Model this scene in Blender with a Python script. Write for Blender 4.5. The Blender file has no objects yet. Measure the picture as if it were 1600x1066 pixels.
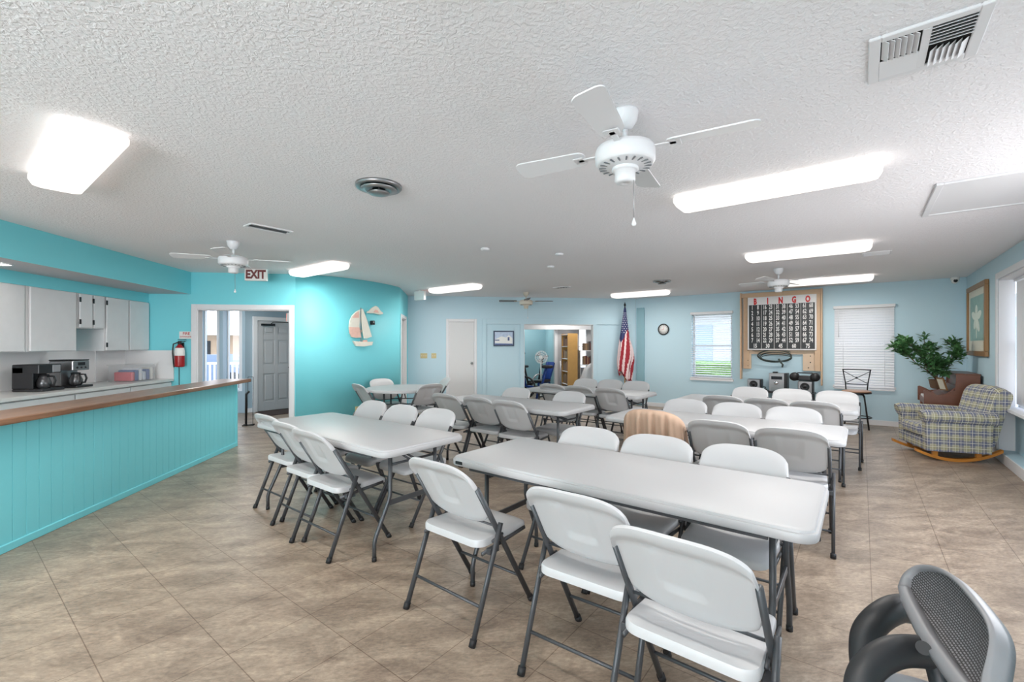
import bpy, bmesh, math, random
from mathutils import Vector, Matrix
from bpy_extras.io_utils import axis_conversion
random.seed(7)
PI = math.pi
scene = bpy.context.scene
C = scene.collection

# ------------------------------------------------------------------ camera, world, light, exposure
CAMZ = 1.40
YAW = math.radians(7.15)
cd = bpy.data.cameras.new('camera')
cam = bpy.data.objects.new('camera', cd); C.objects.link(cam)
cam.location = (0, 0, CAMZ)
cam.rotation_euler = (PI/2, 0, -YAW)
cd.sensor_width = 36.0
cd.lens = 703/1600*36
cd.shift_y = 7/1600
cd.clip_start = 0.05
scene.camera = cam

scene.view_settings.view_transform = 'Standard'
scene.view_settings.look = 'None'
scene.view_settings.exposure = 0.95
scene.view_settings.gamma = 1.0
scene.view_settings.use_curve_mapping = False

world = bpy.data.worlds.new('sky'); scene.world = world
world.use_nodes = True
wn = world.node_tree; wn.nodes.clear()
wo = wn.nodes.new('ShaderNodeOutputWorld'); wb = wn.nodes.new('ShaderNodeBackground')
wg = wn.nodes.new('ShaderNodeTexCoord'); ws = wn.nodes.new('ShaderNodeSeparateXYZ'); wr = wn.nodes.new('ShaderNodeValToRGB')
wn.links.new(wg.outputs['Generated'], ws.inputs[0]); wn.links.new(ws.outputs['Z'], wr.inputs[0])
wr.color_ramp.elements[0].color = (0.90, 0.93, 0.97, 1); wr.color_ramp.elements[1].color = (0.50, 0.66, 0.92, 1)
wn.links.new(wr.outputs[0], wb.inputs[0]); wn.links.new(wb.outputs[0], wo.inputs[0])
wb.inputs[1].default_value = 2.4

LAMP = 0.58         # glow of the fluorescent lens plastic
TUBE_W = 12.0        # light sent down by each fixture

def area_light(name, loc, rot, sx, sy, power, col):
    l = bpy.data.lights.new(name, 'AREA'); l.shape = 'RECTANGLE'; l.size = sx; l.size_y = sy
    l.energy = power; l.color = col
    o = bpy.data.objects.new(name, l); C.objects.link(o)
    o.location = loc; o.rotation_euler = rot
    return o

S2 = math.sqrt(0.5)
def UV(u, v): return ((u-v)*S2, (u+v)*S2)
def face_dir(dx, dy, down=0.0):
    return Vector((dx, dy, -down)).to_track_quat('-Z', 'Z').to_euler()
# added fill lamp in an invented rear window; area lamp for right-window daylight
area_light('rear_fill_light', (-2.75, -2.5, 1.30), face_dir(0.25, 1, -0.42), 3.4, 1.5, 125, (0.99, 0.985, 1.0))
_x, _y = UV(4.1, -1.44)
area_light('right_window_daylight', (_x, _y, 1.40), face_dir(-S2-0.2, S2, 0.2), 3.3, 1.4, 27, (0.99, 0.985, 1.0))

# ------------------------------------------------------------------ materials
MATS = {}
def mat(name, col, rough=0.5, metal=0.0, spec=None, emit=None, estr=0.0, bump=None, noise=None, trans=0.0, alpha=None):
    m = bpy.data.materials.new(name); m.use_nodes = True
    nt = m.node_tree; b = nt.nodes['Principled BSDF']
    b.inputs['Base Color'].default_value = (*col, 1); b.inputs['Roughness'].default_value = rough
    b.inputs['Metallic'].default_value = metal
    if spec is not None: b.inputs['Specular IOR Level'].default_value = spec
    if emit: b.inputs['Emission Color'].default_value = (*emit, 1); b.inputs['Emission Strength'].default_value = estr
    if trans: b.inputs['Transmission Weight'].default_value = trans
    if alpha is not None: b.inputs['Alpha'].default_value = alpha
    tc = nt.nodes.new('ShaderNodeTexCoord')
    if noise:   # (scale, amount)
        n = nt.nodes.new('ShaderNodeTexNoise'); n.inputs['Scale'].default_value = noise[0]; n.inputs['Detail'].default_value = 4
        nt.links.new(tc.outputs['Object'], n.inputs['Vector'])
        mx = nt.nodes.new('ShaderNodeMix'); mx.data_type = 'RGBA'
        a = noise[1]
        mx.inputs[6].default_value = (*[c*(1-a) for c in col], 1); mx.inputs[7].default_value = (*[min(1, c*(1+a)) for c in col], 1)
        nt.links.new(n.outputs['Fac'], mx.inputs[0]); nt.links.new(mx.outputs[2], b.inputs['Base Color'])
    if bump:    # (scale, strength, distance)
        n = nt.nodes.new('ShaderNodeTexNoise'); n.inputs['Scale'].default_value = bump[0]; n.inputs['Detail'].default_value = 5
        nt.links.new(tc.outputs['Object'], n.inputs['Vector'])
        bp = nt.nodes.new('ShaderNodeBump'); bp.inputs['Strength'].default_value = bump[1]; bp.inputs['Distance'].default_value = bump[2]
        nt.links.new(n.outputs['Fac'], bp.inputs['Height']); nt.links.new(bp.outputs[0], b.inputs['Normal'])
    MATS[name] = m
    return m

def s(r, g, b):
    f = lambda c: (c/255/12.92) if c/255 <= 0.04045 else ((c/255+0.055)/1.055)**2.4
    return (f(r), f(g), f(b))

M = {}
M['teal'] = mat('turquoise_paint', s(124, 216, 226), 0.55, bump=(40, 0.15, 0.004))
M['blue'] = mat('pale_blue_paint', s(190, 217, 228), 0.55, bump=(40, 0.15, 0.004))
M['deepblue'] = mat('blue_green_paint', s(140, 178, 188), 0.6)
M['hallblue'] = mat('grey_blue_paint', s(158, 178, 190), 0.6)
M['white'] = mat('white_trim_paint', s(226, 226, 228), 0.45)
M['doorwhite'] = mat('white_door_paint', s(214, 214, 214), 0.45)
M['doorgrey'] = mat('grey_door_paint', s(190, 191, 193), 0.4)
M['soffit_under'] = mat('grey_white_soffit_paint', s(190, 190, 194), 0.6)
M['plastic'] = mat('white_moulded_plastic', s(190, 190, 191), 0.42, bump=(220, 0.10, 0.001))
M['tabletop'] = mat('white_table_plastic', s(180, 180, 181), 0.4, bump=(260, 0.08, 0.001))
M['metal'] = mat('grey_powder_coat', s(74, 76, 79), 0.4, metal=0.25)
M['rubber'] = mat('black_rubber', s(22, 22, 24), 0.6)
M['black'] = mat('black_plastic', s(30, 30, 33), 0.4)
M['blackmetal'] = mat('black_metal', s(35, 36, 40), 0.4, metal=0.3)
M['chrome'] = mat('chrome', s(200, 200, 202), 0.2, metal=1.0)
M['steel'] = mat('brushed_steel', s(170, 170, 172), 0.32, metal=0.9)
M['fanwhite'] = mat('white_fan_enamel', s(230, 230, 232), 0.4)
M['fancream'] = mat('cream_fan_enamel', s(214, 205, 190), 0.45)
M['fangrey'] = mat('grey_fan_blade', s(120, 124, 128), 0.5)
M['cab'] = mat('white_washed_cabinet', s(224, 223, 224), 0.5, noise=(9, 0.05))
M['counter'] = mat('white_laminate', s(218, 217, 215), 0.3)
M['splash'] = mat('backsplash_laminate', s(236, 235, 235), 0.35)
M['dark'] = mat('dark_void', s(30, 30, 32), 0.8)
M['lens'] = mat('fluorescent_lens', (1, 0.93, 0.85), 0.4, emit=(1.0, 0.955, 0.92), estr=LAMP)
M['red'] = mat('red_enamel', s(160, 25, 30), 0.3)
M['signred'] = mat('sign_red', s(190, 40, 40), 0.5)
M['exitred'] = mat('exit_letter_maroon', s(115, 55, 55), 0.5)
M['signwhite'] = mat('sign_white', s(235, 235, 232), 0.4)
M['orange_lit'] = mat('lit_orange_sign', s(235, 90, 40), 0.4, emit=s(255, 100, 40), estr=0.8)
M['pine'] = mat('raw_pine', s(205, 175, 145), 0.6, noise=(14, 0.08))
M['plywood'] = mat('plywood', s(214, 190, 165), 0.6, noise=(8, 0.06))
M['boardblack'] = mat('scoreboard_black', s(38, 38, 40), 0.4)
M['boardwhite'] = mat('scoreboard_white', s(225, 222, 222), 0.4)
M['numwhite'] = mat('numeral_white', s(228, 226, 224), 0.5)
M['numred'] = mat('letter_red', s(205, 30, 32), 0.5)
M['walnut'] = mat('dark_walnut', s(112, 62, 38), 0.35, noise=(12, 0.2))
M['oak'] = mat('golden_oak', s(196, 150, 85), 0.45, noise=(10, 0.1))
M['honey'] = mat('honey_oak', s(190, 125, 50), 0.35, noise=(10, 0.12))
M['seatwood'] = mat('light_brown_seat', s(160, 125, 100), 0.5)
M['leaf'] = mat('ficus_leaf', s(78, 122, 74), 0.35, noise=(7, 0.4))
M['bark'] = mat('bark', s(110, 85, 65), 0.8)
M['hedge'] = mat('hedge_leaf', s(150, 190, 95), 0.7, noise=(30, 0.4), bump=(25, 1.0, 0.05))
M['grass'] = mat('lawn', s(120, 145, 85), 0.9)
M['concrete'] = mat('concrete', s(205, 200, 190), 0.9)
M['siding'] = mat('pale_siding', s(200, 203, 208), 0.8)
M['roofwhite'] = mat('white_roof', s(225, 222, 220), 0.8)
M['bluecab'] = mat('blue_window_shade', s(165, 180, 195), 0.6)
M['glass'] = None
M['brass'] = mat('brass', s(190, 150, 80), 0.3, metal=0.9)
M['beigeplate'] = mat('beige_switch_plate', s(205, 190, 140), 0.5)
M['jacket'] = mat('tan_cloth', s(190, 160, 138), 0.85, bump=(90, 0.3, 0.004))
M['rug'] = mat('dark_brown_mat', s(62, 50, 46), 0.95)
M['flagred'] = mat('flag_red', s(150, 30, 45), 0.7)
M['flagwhite'] = mat('flag_white', s(228, 205, 205), 0.7)
M['flagblue'] = mat('flag_blue', s(40, 48, 95), 0.7)
M['pink'] = mat('pink_plastic', s(225, 90, 130), 0.4)
M['bikeblue'] = mat('blue_frame_paint', s(30, 65, 135), 0.35, metal=0.3)
M['officegrey'] = mat('graphite_plastic', s(34, 35, 37), 0.5)
M['officelight'] = mat('light_graphite_frame', s(128, 129, 132), 0.4)
M['coral'] = mat('coral_whitewash', s(232, 190, 175), 0.7, noise=(25, 0.12))
M['cream'] = mat('cream_whitewash', s(232, 228, 215), 0.7, noise=(25, 0.06))
M['cable'] = mat('dark_green_cable', s(52, 62, 58), 0.5)
M['fabricgrey'] = mat('grey_sheet', s(190, 190, 192), 0.8)
M['silver'] = mat('silver_plastic', s(165, 165, 168), 0.35, metal=0.4)
M['screen'] = mat('dark_display', s(25, 25, 35), 0.2)
M['snowblue'] = mat('winter_print', s(190, 205, 235), 0.4, noise=(18, 0.35))
M['matboard'] = mat('cream_mat_board', s(222, 218, 200), 0.7)
M['printgreen'] = mat('green_print', s(140, 175, 165), 0.6, noise=(12, 0.25))
M['petal'] = mat('pale_petal_print', s(222, 230, 215), 0.6)
M['clearbin'] = mat('clear_plastic_bin', s(225, 228, 232), 0.2, trans=0.0, alpha=0.13)
M['coffeeglass'] = mat('carafe_glass', s(120, 122, 125), 0.08, alpha=0.45)
M['carafe_coffee'] = mat('steel_reflecting_carafe', s(90, 90, 92), 0.2, metal=0.5)
M['goldframe'] = mat('brown_gold_frame', s(148, 110, 70), 0.4, metal=0.2)

def glass_mat():
    m = bpy.data.materials.new('window_glass'); m.use_nodes = True; nt = m.node_tree; nt.nodes.clear()
    o = nt.nodes.new('ShaderNodeOutputMaterial'); t = nt.nodes.new('ShaderNodeBsdfTransparent'); g = nt.nodes.new('ShaderNodeBsdfGlossy')
    g.inputs['Roughness'].default_value = 0.03; mx = nt.nodes.new('ShaderNodeMixShader'); mx.inputs[0].default_value = 0.07
    nt.links.new(t.outputs[0], mx.inputs[1]); nt.links.new(g.outputs[0], mx.inputs[2]); nt.links.new(mx.outputs[0], o.inputs[0])
    return m
M['glass'] = glass_mat()

def ceiling_mat():
    m = mat('textured_white_ceiling', s(243, 241, 243), 0.8)
    nt = m.node_tree; b = nt.nodes['Principled BSDF']
    tc = nt.nodes.new('ShaderNodeTexCoord')
    v = nt.nodes.new('ShaderNodeTexNoise'); v.inputs['Scale'].default_value = 52; v.inputs['Detail'].default_value = 3; v.inputs['Distortion'].default_value = 0.6
    nt.links.new(tc.outputs['Object'], v.inputs['Vector'])
    r = nt.nodes.new('ShaderNodeValToRGB'); r.color_ramp.elements[0].position = 0.42; r.color_ramp.elements[1].position = 0.62
    nt.links.new(v.outputs['Fac'], r.inputs[0])
    bp = nt.nodes.new('ShaderNodeBump'); bp.inputs['Strength'].default_value = 0.48; bp.inputs['Distance'].default_value = 0.005
    nt.links.new(r.outputs[0], bp.inputs['Height']); nt.links.new(bp.outputs[0], b.inputs['Normal'])
    return m
M['ceiling'] = ceiling_mat()

def floor_mat():
    m = mat('tan_stone_floor_tile', s(165, 148, 130), 0.38)
    nt = m.node_tree; b = nt.nodes['Principled BSDF']; L = nt.links.new
    tc = nt.nodes.new('ShaderNodeTexCoord'); mp = nt.nodes.new('ShaderNodeMapping')
    mp.inputs['Rotation'].default_value = (0, 0, -PI/4)
    mp.inputs['Location'].default_value = (-0.05+0.385*20, 0.045+0.385*20, 0)
    L(tc.outputs['Object'], mp.inputs['Vector'])
    br = nt.nodes.new('ShaderNodeTexBrick'); br.offset = 0; br.squash = 1
    br.inputs['Scale'].default_value = 1; br.inputs['Brick Width'].default_value = 0.385; br.inputs['Row Height'].default_value = 0.385
    br.inputs['Mortar Size'].default_value = 0.0026; br.inputs['Mortar Smooth'].default_value = 0.4; br.inputs['Bias'].default_value = 0
    br.inputs['Color1'].default_value = (0.9, 0.9, 0.9, 1); br.inputs['Color2'].default_value = (1, 1, 1, 1); br.inputs['Mortar'].default_value = (0.5, 0.45, 0.42, 1)
    L(mp.outputs[0], br.inputs['Vector'])
    mp2 = nt.nodes.new('ShaderNodeMapping'); mp2.inputs['Scale'].default_value = (1.0, 2.3, 1); mp2.inputs['Rotation'].default_value = (0, 0, 0.35)
    L(tc.outputs['Object'], mp2.inputs['Vector'])
    n1 = nt.nodes.new('ShaderNodeTexNoise'); n1.inputs['Scale'].default_value = 2.6; n1.inputs['Detail'].default_value = 8; n1.inputs['Roughness'].default_value = 0.7; n1.inputs['Distortion'].default_value = 0.6
    L(mp2.outputs[0], n1.inputs['Vector'])
    r1 = nt.nodes.new('ShaderNodeValToRGB'); e = r1.color_ramp.elements
    e[0].position = 0.32; e[0].color = (*s(122, 106, 92), 1); e[1].position = 0.70; e[1].color = (*s(186, 168, 148), 1)
    k = e.new(0.5); k.color = (*s(155, 138, 121), 1)
    L(n1.outputs['Fac'], r1.inputs[0])
    n2 = nt.nodes.new('ShaderNodeTexNoise'); n2.inputs['Scale'].default_value = 28; n2.inputs['Detail'].default_value = 9; n2.inputs['Roughness'].default_value = 0.75
    L(mp2.outputs[0], n2.inputs['Vector'])
    r2 = nt.nodes.new('ShaderNodeValToRGB'); r2.color_ramp.elements[0].position = 0.35; r2.color_ramp.elements[0].color = (0.70, 0.70, 0.71, 1)
    r2.color_ramp.elements[1].position = 0.65; r2.color_ramp.elements[1].color = (1.25, 1.24, 1.23, 1)
    L(n2.outputs['Fac'], r2.inputs[0])
    a = nt.nodes.new('ShaderNodeMix'); a.data_type = 'RGBA'; a.blend_type = 'MULTIPLY'; a.inputs[0].default_value = 1
    L(r1.outputs[0], a.inputs[6]); L(r2.outputs[0], a.inputs[7])
    c = nt.nodes.new('ShaderNodeMix'); c.data_type = 'RGBA'; c.blend_type = 'MULTIPLY'; c.inputs[0].default_value = 1
    L(a.outputs[2], c.inputs[6]); L(br.outputs['Color'], c.inputs[7]); L(c.outputs[2], b.inputs['Base Color'])
    bp = nt.nodes.new('ShaderNodeBump'); bp.inputs['Strength'].default_value = 0.25; bp.inputs['Distance'].default_value = 0.002
    L(n2.outputs['Fac'], bp.inputs['Height']); L(bp.outputs[0], b.inputs['Normal'])
    return m
M['floor'] = floor_mat()

def plaid_mat():
    m = mat('blue_green_cream_plaid', s(190, 185, 160), 0.9)
    nt = m.node_tree; b = nt.nodes['Principled BSDF']; L = nt.links.new
    tc = nt.nodes.new('ShaderNodeTexCoord'); sp = nt.nodes.new('ShaderNodeSeparateXYZ'); L(tc.outputs['UV'], sp.inputs[0])
    base = nt.nodes.new('ShaderNodeRGB'); base.outputs[0].default_value = (*s(186, 182, 162), 1)
    cur = base.outputs[0]
    def stripes(axis, period, lo, hi, col, fac, cur):
        d = nt.nodes.new('ShaderNodeMath'); d.operation = 'DIVIDE'; d.inputs[1].default_value = period; L(sp.outputs[axis], d.inputs[0])
        f = nt.nodes.new('ShaderNodeMath'); f.operation = 'FRACT'; L(d.outputs[0], f.inputs[0])
        g = nt.nodes.new('ShaderNodeMath'); g.operation = 'GREATER_THAN'; g.inputs[1].default_value = lo; L(f.outputs[0], g.inputs[0])
        h = nt.nodes.new('ShaderNodeMath'); h.operation = 'LESS_THAN'; h.inputs[1].default_value = hi; L(f.outputs[0], h.inputs[0])
        p = nt.nodes.new('ShaderNodeMath'); p.operation = 'MULTIPLY'; L(g.outputs[0], p.inputs[0]); L(h.outputs[0], p.inputs[1])
        q = nt.nodes.new('ShaderNodeMath'); q.operation = 'MULTIPLY'; q.inputs[1].default_value = fac; L(p.outputs[0], q.inputs[0])
        mx = nt.nodes.new('ShaderNodeMix'); mx.data_type = 'RGBA'; L(q.outputs[0], mx.inputs[0]); L(cur, mx.inputs[6]); mx.inputs[7].default_value = (*col, 1)
        return mx.outputs[2]
    for ax in ('X', 'Y'):
        cur = stripes(ax, 0.124, 0.0, 0.42, s(78, 88, 128), 0.62, cur)
        cur = stripes(ax, 0.124, 0.52, 0.86, s(140, 138, 98), 0.42, cur)
    for ax in ('X', 'Y'):
        cur = stripes(ax, 0.062, 0.44, 0.54, s(226, 224, 208), 0.8, cur)
    L(cur, b.inputs['Base Color'])
    return m
M['plaid'] = plaid_mat()

def weave_mat():
    m = mat('dark_woven_mesh', s(60, 61, 64), 0.6)
    nt = m.node_tree; b = nt.nodes['Principled BSDF']; L = nt.links.new
    tc = nt.nodes.new('ShaderNodeTexCoord')
    br = nt.nodes.new('ShaderNodeTexBrick'); br.inputs['Scale'].default_value = 1
    br.inputs['Brick Width'].default_value = 0.011; br.inputs['Row Height'].default_value = 0.0065; br.inputs['Mortar Size'].default_value = 0.0016
    br.inputs['Color1'].default_value = (0.16, 0.16, 0.17, 1); br.inputs['Color2'].default_value = (0.22, 0.22, 0.23, 1); br.inputs['Mortar'].default_value = (0.012, 0.012, 0.013, 1)
    L(tc.outputs['UV'], br.inputs['Vector']); L(br.outputs['Color'], b.inputs['Base Color'])
    return m
M['weave'] = weave_mat()

def butcher_mat():
    m = mat('brown_wood_bar_top', s(150, 105, 75), 0.28)
    nt = m.node_tree; b = nt.nodes['Principled BSDF']; L = nt.links.new
    tc = nt.nodes.new('ShaderNodeTexCoord'); mp = nt.nodes.new('ShaderNodeMapping'); mp.inputs['Scale'].default_value = (9, 0.9, 9)
    L(tc.outputs['Object'], mp.inputs[0]); n = nt.nodes.new('ShaderNodeTexNoise'); n.inputs['Scale'].default_value = 3; n.inputs['Detail'].default_value = 6
    L(mp.outputs[0], n.inputs['Vector']); r = nt.nodes.new('ShaderNodeValToRGB')
    r.color_ramp.elements[0].position = 0.3; r.color_ramp.elements[0].color = (*s(112, 80, 60), 1)
    r.color_ramp.elements[1].position = 0.7; r.color_ramp.elements[1].color = (*s(148, 112, 86), 1)
    L(n.outputs['Fac'], r.inputs[0]); L(r.outputs[0], b.inputs['Base Color'])
    return m
M['bartop'] = butcher_mat()

# ------------------------------------------------------------------ mesh helpers
def new(): return bmesh.new()
def box(bm, x0, x1, y0, y1, z0, z1, bev=0.0, seg=2, rot=None, mi=0):
    r = bmesh.ops.create_cube(bm, size=1)
    vs = r['verts']
    cx, cy, cz = (x0+x1)/2, (y0+y1)/2, (z0+z1)/2
    for v in vs:
        v.co = Vector((v.co.x*(x1-x0), v.co.y*(y1-y0), v.co.z*(z1-z0)))
    fs = set(f for v in vs for f in v.link_faces)
    if bev > 0:
        es = list(set(e for v in vs for e in v.link_edges))
        rr = bmesh.ops.bevel(bm, geom=es, offset=bev, segments=seg, affect='EDGES', profile=0.5)
        vs = list(set(v for f in rr['faces'] for v in f.verts) | set(v for v in vs if v.is_valid))
        fs = set(f for v in vs for f in v.link_faces)
    for v in vs:
        c = v.co
        if rot is not None: c = rot @ c
        v.co = c + Vector((cx, cy, cz))
    for f in fs: f.material_index = mi
    return vs

def tube(bm, pts, r, n=10, closed=False, cap=True, flat=1.0, mi=0, rfun=None):
    pts = [Vector(p) for p in pts]
    m = len(pts); rings = []
    up = None
    for i, p in enumerate(pts):
        if closed: t = (pts[(i+1) % m]-pts[i-1]).normalized()
        elif i == 0: t = (pts[1]-p).normalized()
        elif i == m-1: t = (p-pts[i-1]).normalized()
        else: t = ((pts[i+1]-p).normalized()+(p-pts[i-1]).normalized()).normalized()
        if up is None:
            up = Vector((0, 0, 1)) if abs(t.z) < 0.9 else Vector((1, 0, 0))
        a = up-t*up.dot(t)
        a = a.normalized() if a.length > 1e-6 else t.orthogonal().normalized()
        up = a
        b = t.cross(a)
        rr = r if rfun is None else rfun(i/(m-1))
        rings.append([bm.verts.new(p+a*math.cos(2*PI*k/n)*rr+b*math.sin(2*PI*k/n)*rr*flat) for k in range(n)])
    fs = []
    rng = range(m) if closed else range(m-1)
    for i in rng:
        A, B = rings[i], rings[(i+1) % m]
        for k in range(n):
            fs.append(bm.faces.new((A[k], A[(k+1) % n], B[(k+1) % n], B[k])))
    if not closed and cap:
        fs.append(bm.faces.new(rings[0][::-1])); fs.append(bm.faces.new(rings[-1]))
    for f in fs: f.smooth = True; f.material_index = mi
    return fs

def lathe(bm, prof, n=24, origin=(0, 0, 0), axis='z', mi=0, ring=False):
    o = Vector(origin); rings = []
    for r, z in prof:
        rg = []
        for k in range(n):
            a = 2*PI*k/n
            if axis == 'z': c = Vector((r*math.cos(a), r*math.sin(a), z))
            elif axis == 'x': c = Vector((z, r*math.cos(a), r*math.sin(a)))
            else: c = Vector((r*math.cos(a), z, r*math.sin(a)))
            rg.append(bm.verts.new(o+c))
        rings.append(rg)
    for A, B in zip(rings, rings[1:]+(rings[:1] if ring else [])):
        for k in range(n):
            f = bm.faces.new((A[k], A[(k+1) % n], B[(k+1) % n], B[k])); f.smooth = True; f.material_index = mi
    for rg in (() if ring else (rings[0], rings[-1])):
        f = bm.faces.new(rg); f.material_index = mi

def prism(bm, poly, h0, h1, plane='xy', mi=0):
    """extrude a 2-D outline; plane xy (height z), xz (depth y), yz (depth x)"""
    def P(a, b, h):
        return {'xy': (a, b, h), 'xz': (a, h, b), 'yz': (h, a, b)}[plane]
    A = [bm.verts.new(P(a, b, h0)) for a, b in poly]; B = [bm.verts.new(P(a, b, h1)) for a, b in poly]
    fs = [bm.faces.new(A[::-1]), bm.faces.new(B)]
    n = len(poly)
    for i in range(n): fs.append(bm.faces.new((A[i], A[(i+1) % n], B[(i+1) % n], B[i])))
    for f in fs: f.material_index = mi
    return fs

def rrect(hx, hy, r, n=6):
    out = []
    for cx, cy, a0 in ((hx-r, hy-r, 0), (-hx+r, hy-r, PI/2), (-hx+r, -hy+r, PI), (hx-r, -hy+r, 3*PI/2)):
        for k in range(n+1):
            a = a0+PI/2*k/n; out.append((cx+r*math.cos(a), cy+r*math.sin(a)))
    return out

def loft(bm, hx, hy, r, prof, n=6, mi=0, cx=0, cy=0):
    """stack of rounded rectangles grown by offset o at height z"""
    rings = []
    for o, z in prof:
        rings.append([bm.verts.new((cx+x, cy+y, z)) for x, y in rrect(hx+o, hy+o, max(r+o, 0.002), n)])
    for A, B in zip(rings, rings[1:]):
        m = len(A)
        for k in range(m):
            f = bm.faces.new((A[k], A[(k+1) % m], B[(k+1) % m], B[k])); f.material_index = mi; f.smooth = True
    bm.faces.new(rings[0][::-1]).material_index = mi; bm.faces.new(rings[-1]).material_index = mi

def obj(name, bm, m, parent=None, loc=None, rotz=None, smooth=False, normals=True, label=None):
    if normals: bmesh.ops.recalc_face_normals(bm, faces=bm.faces[:])
    me = bpy.data.meshes.new(name); bm.to_mesh(me); bm.free()
    ms = m if isinstance(m, (list, tuple)) else [m]
    for k in ms: me.materials.append(k)
    if smooth:
        for p in me.polygons: p.use_smooth = True
    o = bpy.data.objects.new(name, me); C.objects.link(o)
    if parent: o.parent = parent
    if loc is not None: o.location = loc
    if rotz is not None: o.rotation_euler = (0, 0, rotz)
    if label: o['label'] = label
    return o

def smooth_angle(o, deg=35):
    me = o.data
    bm = bmesh.new(); bm.from_mesh(me)
    for f in bm.faces: f.smooth = True
    for e in bm.edges:
        if len(e.link_faces) == 2 and e.calc_face_angle(0) > math.radians(deg): e.smooth = False
    bm.to_mesh(me); bm.free()

def tag(o, label, cat, group=None):
    o['label'] = label; o['category'] = cat
    if group: o['group'] = group
    return o
def thing(name, label, cat, loc=(0, 0, 0), rotz=0.0, group=None):
    o = bpy.data.objects.new(name, None); C.objects.link(o); o.empty_display_size = 0.1
    o.location = loc; o.rotation_euler = (0, 0, rotz)
    return tag(o, label, cat, group)
def struct(name, bm, m, **k):
    o = obj(name, bm, m, **k); o['kind'] = 'structure'; return o
def dup(root, loc, rotz, label, group=None):
    def cp(o, par):
        c = o.copy(); C.objects.link(c)
        if par is not None: c.parent = par
        for ch in KIDS.get(o.name, []): cp(ch, c)
        return c
    r = cp(root, None); r.location = loc; r.rotation_euler = (0, 0, rotz); r['label'] = label
    if group: r['group'] = group
    return r
KIDS = {}
def remember(root):
    allo = list(C.objects)
    def rec(o):
        KIDS[o.name] = [c for c in allo if c.parent == o]
        for c in KIDS[o.name]: rec(c)
    rec(root)

def text_faces(bm, txt, size, place, sx=1.0, mi=0, bold=0.0, ext=0.0, align='CENTER'):
    cu = bpy.data.curves.new('lettering', 'FONT'); cu.body = txt; cu.size = size; cu.align_x = align; cu.align_y = 'CENTER'
    cu.offset = bold; cu.extrude = ext; cu.resolution_u = 2
    o = bpy.data.objects.new('lettering', cu); C.objects.link(o)
    dg = bpy.context.evaluated_depsgraph_get(); dg.update()
    me = o.evaluated_get(dg).to_mesh()
    vs = [bm.verts.new(place(v.co.x*sx, v.co.y, v.co.z)) for v in me.vertices]
    for p in me.polygons:
        try:
            f = bm.faces.new([vs[i] for i in p.vertices]); f.material_index = mi
        except ValueError: pass
    o.evaluated_get(dg).to_mesh_clear()
    bpy.data.objects.remove(o); bpy.data.curves.remove(cu)

H = 2.5
R45 = PI/4      # local x along u, local y along v
# ------------------------------------------------------------------ room shell
def flat(bm, pts, z): bm.faces.new([bm.verts.new((x, y, z)) for x, y in pts])
def wall(name, p0, p1, m, t=0.12, z0=0.0, z1=H, holes=()):
    """room-side face runs p0->p1, thickness to the left of that direction"""
    bm = new(); p0 = Vector(p0); p1 = Vector(p1); L = (p1-p0).length; d = (p1-p0)/L; nrm = Vector((-d.y, d.x))
    ang = math.atan2(d.y, d.x)
    ss = sorted(set([0, L]+[h[0] for h in holes]+[h[1] for h in holes])); zs = sorted(set([z0, z1]+[h[2] for h in holes]+[h[3] for h in holes]))
    for a, b in zip(ss, ss[1:]):
        run = None
        for c, e in zip(zs, zs[1:]):
            ms, mz = (a+b)/2, (c+e)/2
            if any(h[0] < ms < h[1] and h[2] < mz < h[3] for h in holes): continue
            box(bm, a, b, 0, t, c, e)
    bmesh.ops.remove_doubles(bm, verts=bm.verts[:], dist=1e-5)
    o = struct(name, bm, m); o.location = (p0.x, p0.y, 0); o.rotation_euler = (0, 0, ang)
    return o

bm = new(); box(bm, -7, 10, -6, 14.5, -0.12, 0); struct('floor', bm, M['floor'])
bm = new()
ceil_poly = [(-5.05, -2.8), (-5.05, 7.3), (-6.3, 7.3), (-6.3, 10.4), (-4.4, 10.4), (-3.0, 11.6), (-0.8, 11.6), (-0.8, 14.2), (4.4, 14.2), (4.4, 10.4), UV(10.45, 4.0), UV(10.45, -1.5), UV(-2.5, -1.5), (-0.9, -2.8)]
prism(bm, ceil_poly, H, H+0.15); struct('ceiling', bm, M['ceiling'])

# kitchen side
wall('wall_left', (-4.85, -3.0), (-4.85, 7.3), M['teal'], 0.15)
# end wall with the hall opening, then the curve
wall('wall_hall', (-4.85, 7.3), (-2.45, 7.3), M['teal'], 0.12, holes=[(-3.86+4.85, -2.53+4.85, 0.0, 1.95)])
def catmull(P, k=6):
    out = []
    for i in range(len(P)-1):
        p0 = P[max(i-1, 0)]; p1 = P[i]; p2 = P[i+1]; p3 = P[min(i+2, len(P)-1)]
        for j in range(k):
            t = j/k
            out.append(tuple(0.5*((2*b)+(c-a)*t+(2*a-5*b+4*c-d)*t*t+(-a+3*b-3*c+d)*t**3) for a, b, c, d in zip(p0, p1, p2, p3)))
    out.append(tuple(P[-1])); return out
curve = catmull([(-2.47, 7.3), (-2.25, 7.325), (-2.0, 7.43), (-1.72, 7.64), (-1.46, 7.93), (-1.24, 8.27), (-1.10, 8.58), (-1.05, 8.74)], 5)
bm = new()
outer = []
for i, (x, y) in enumerate(curve):
    a = Vector(curve[max(i-1, 0)]); b = Vector(curve[min(i+1, len(curve)-1)]); d = (b-a).normalized(); outer.append((x-d.y*0.12, y+d.x*0.12))
prev = None
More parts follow.
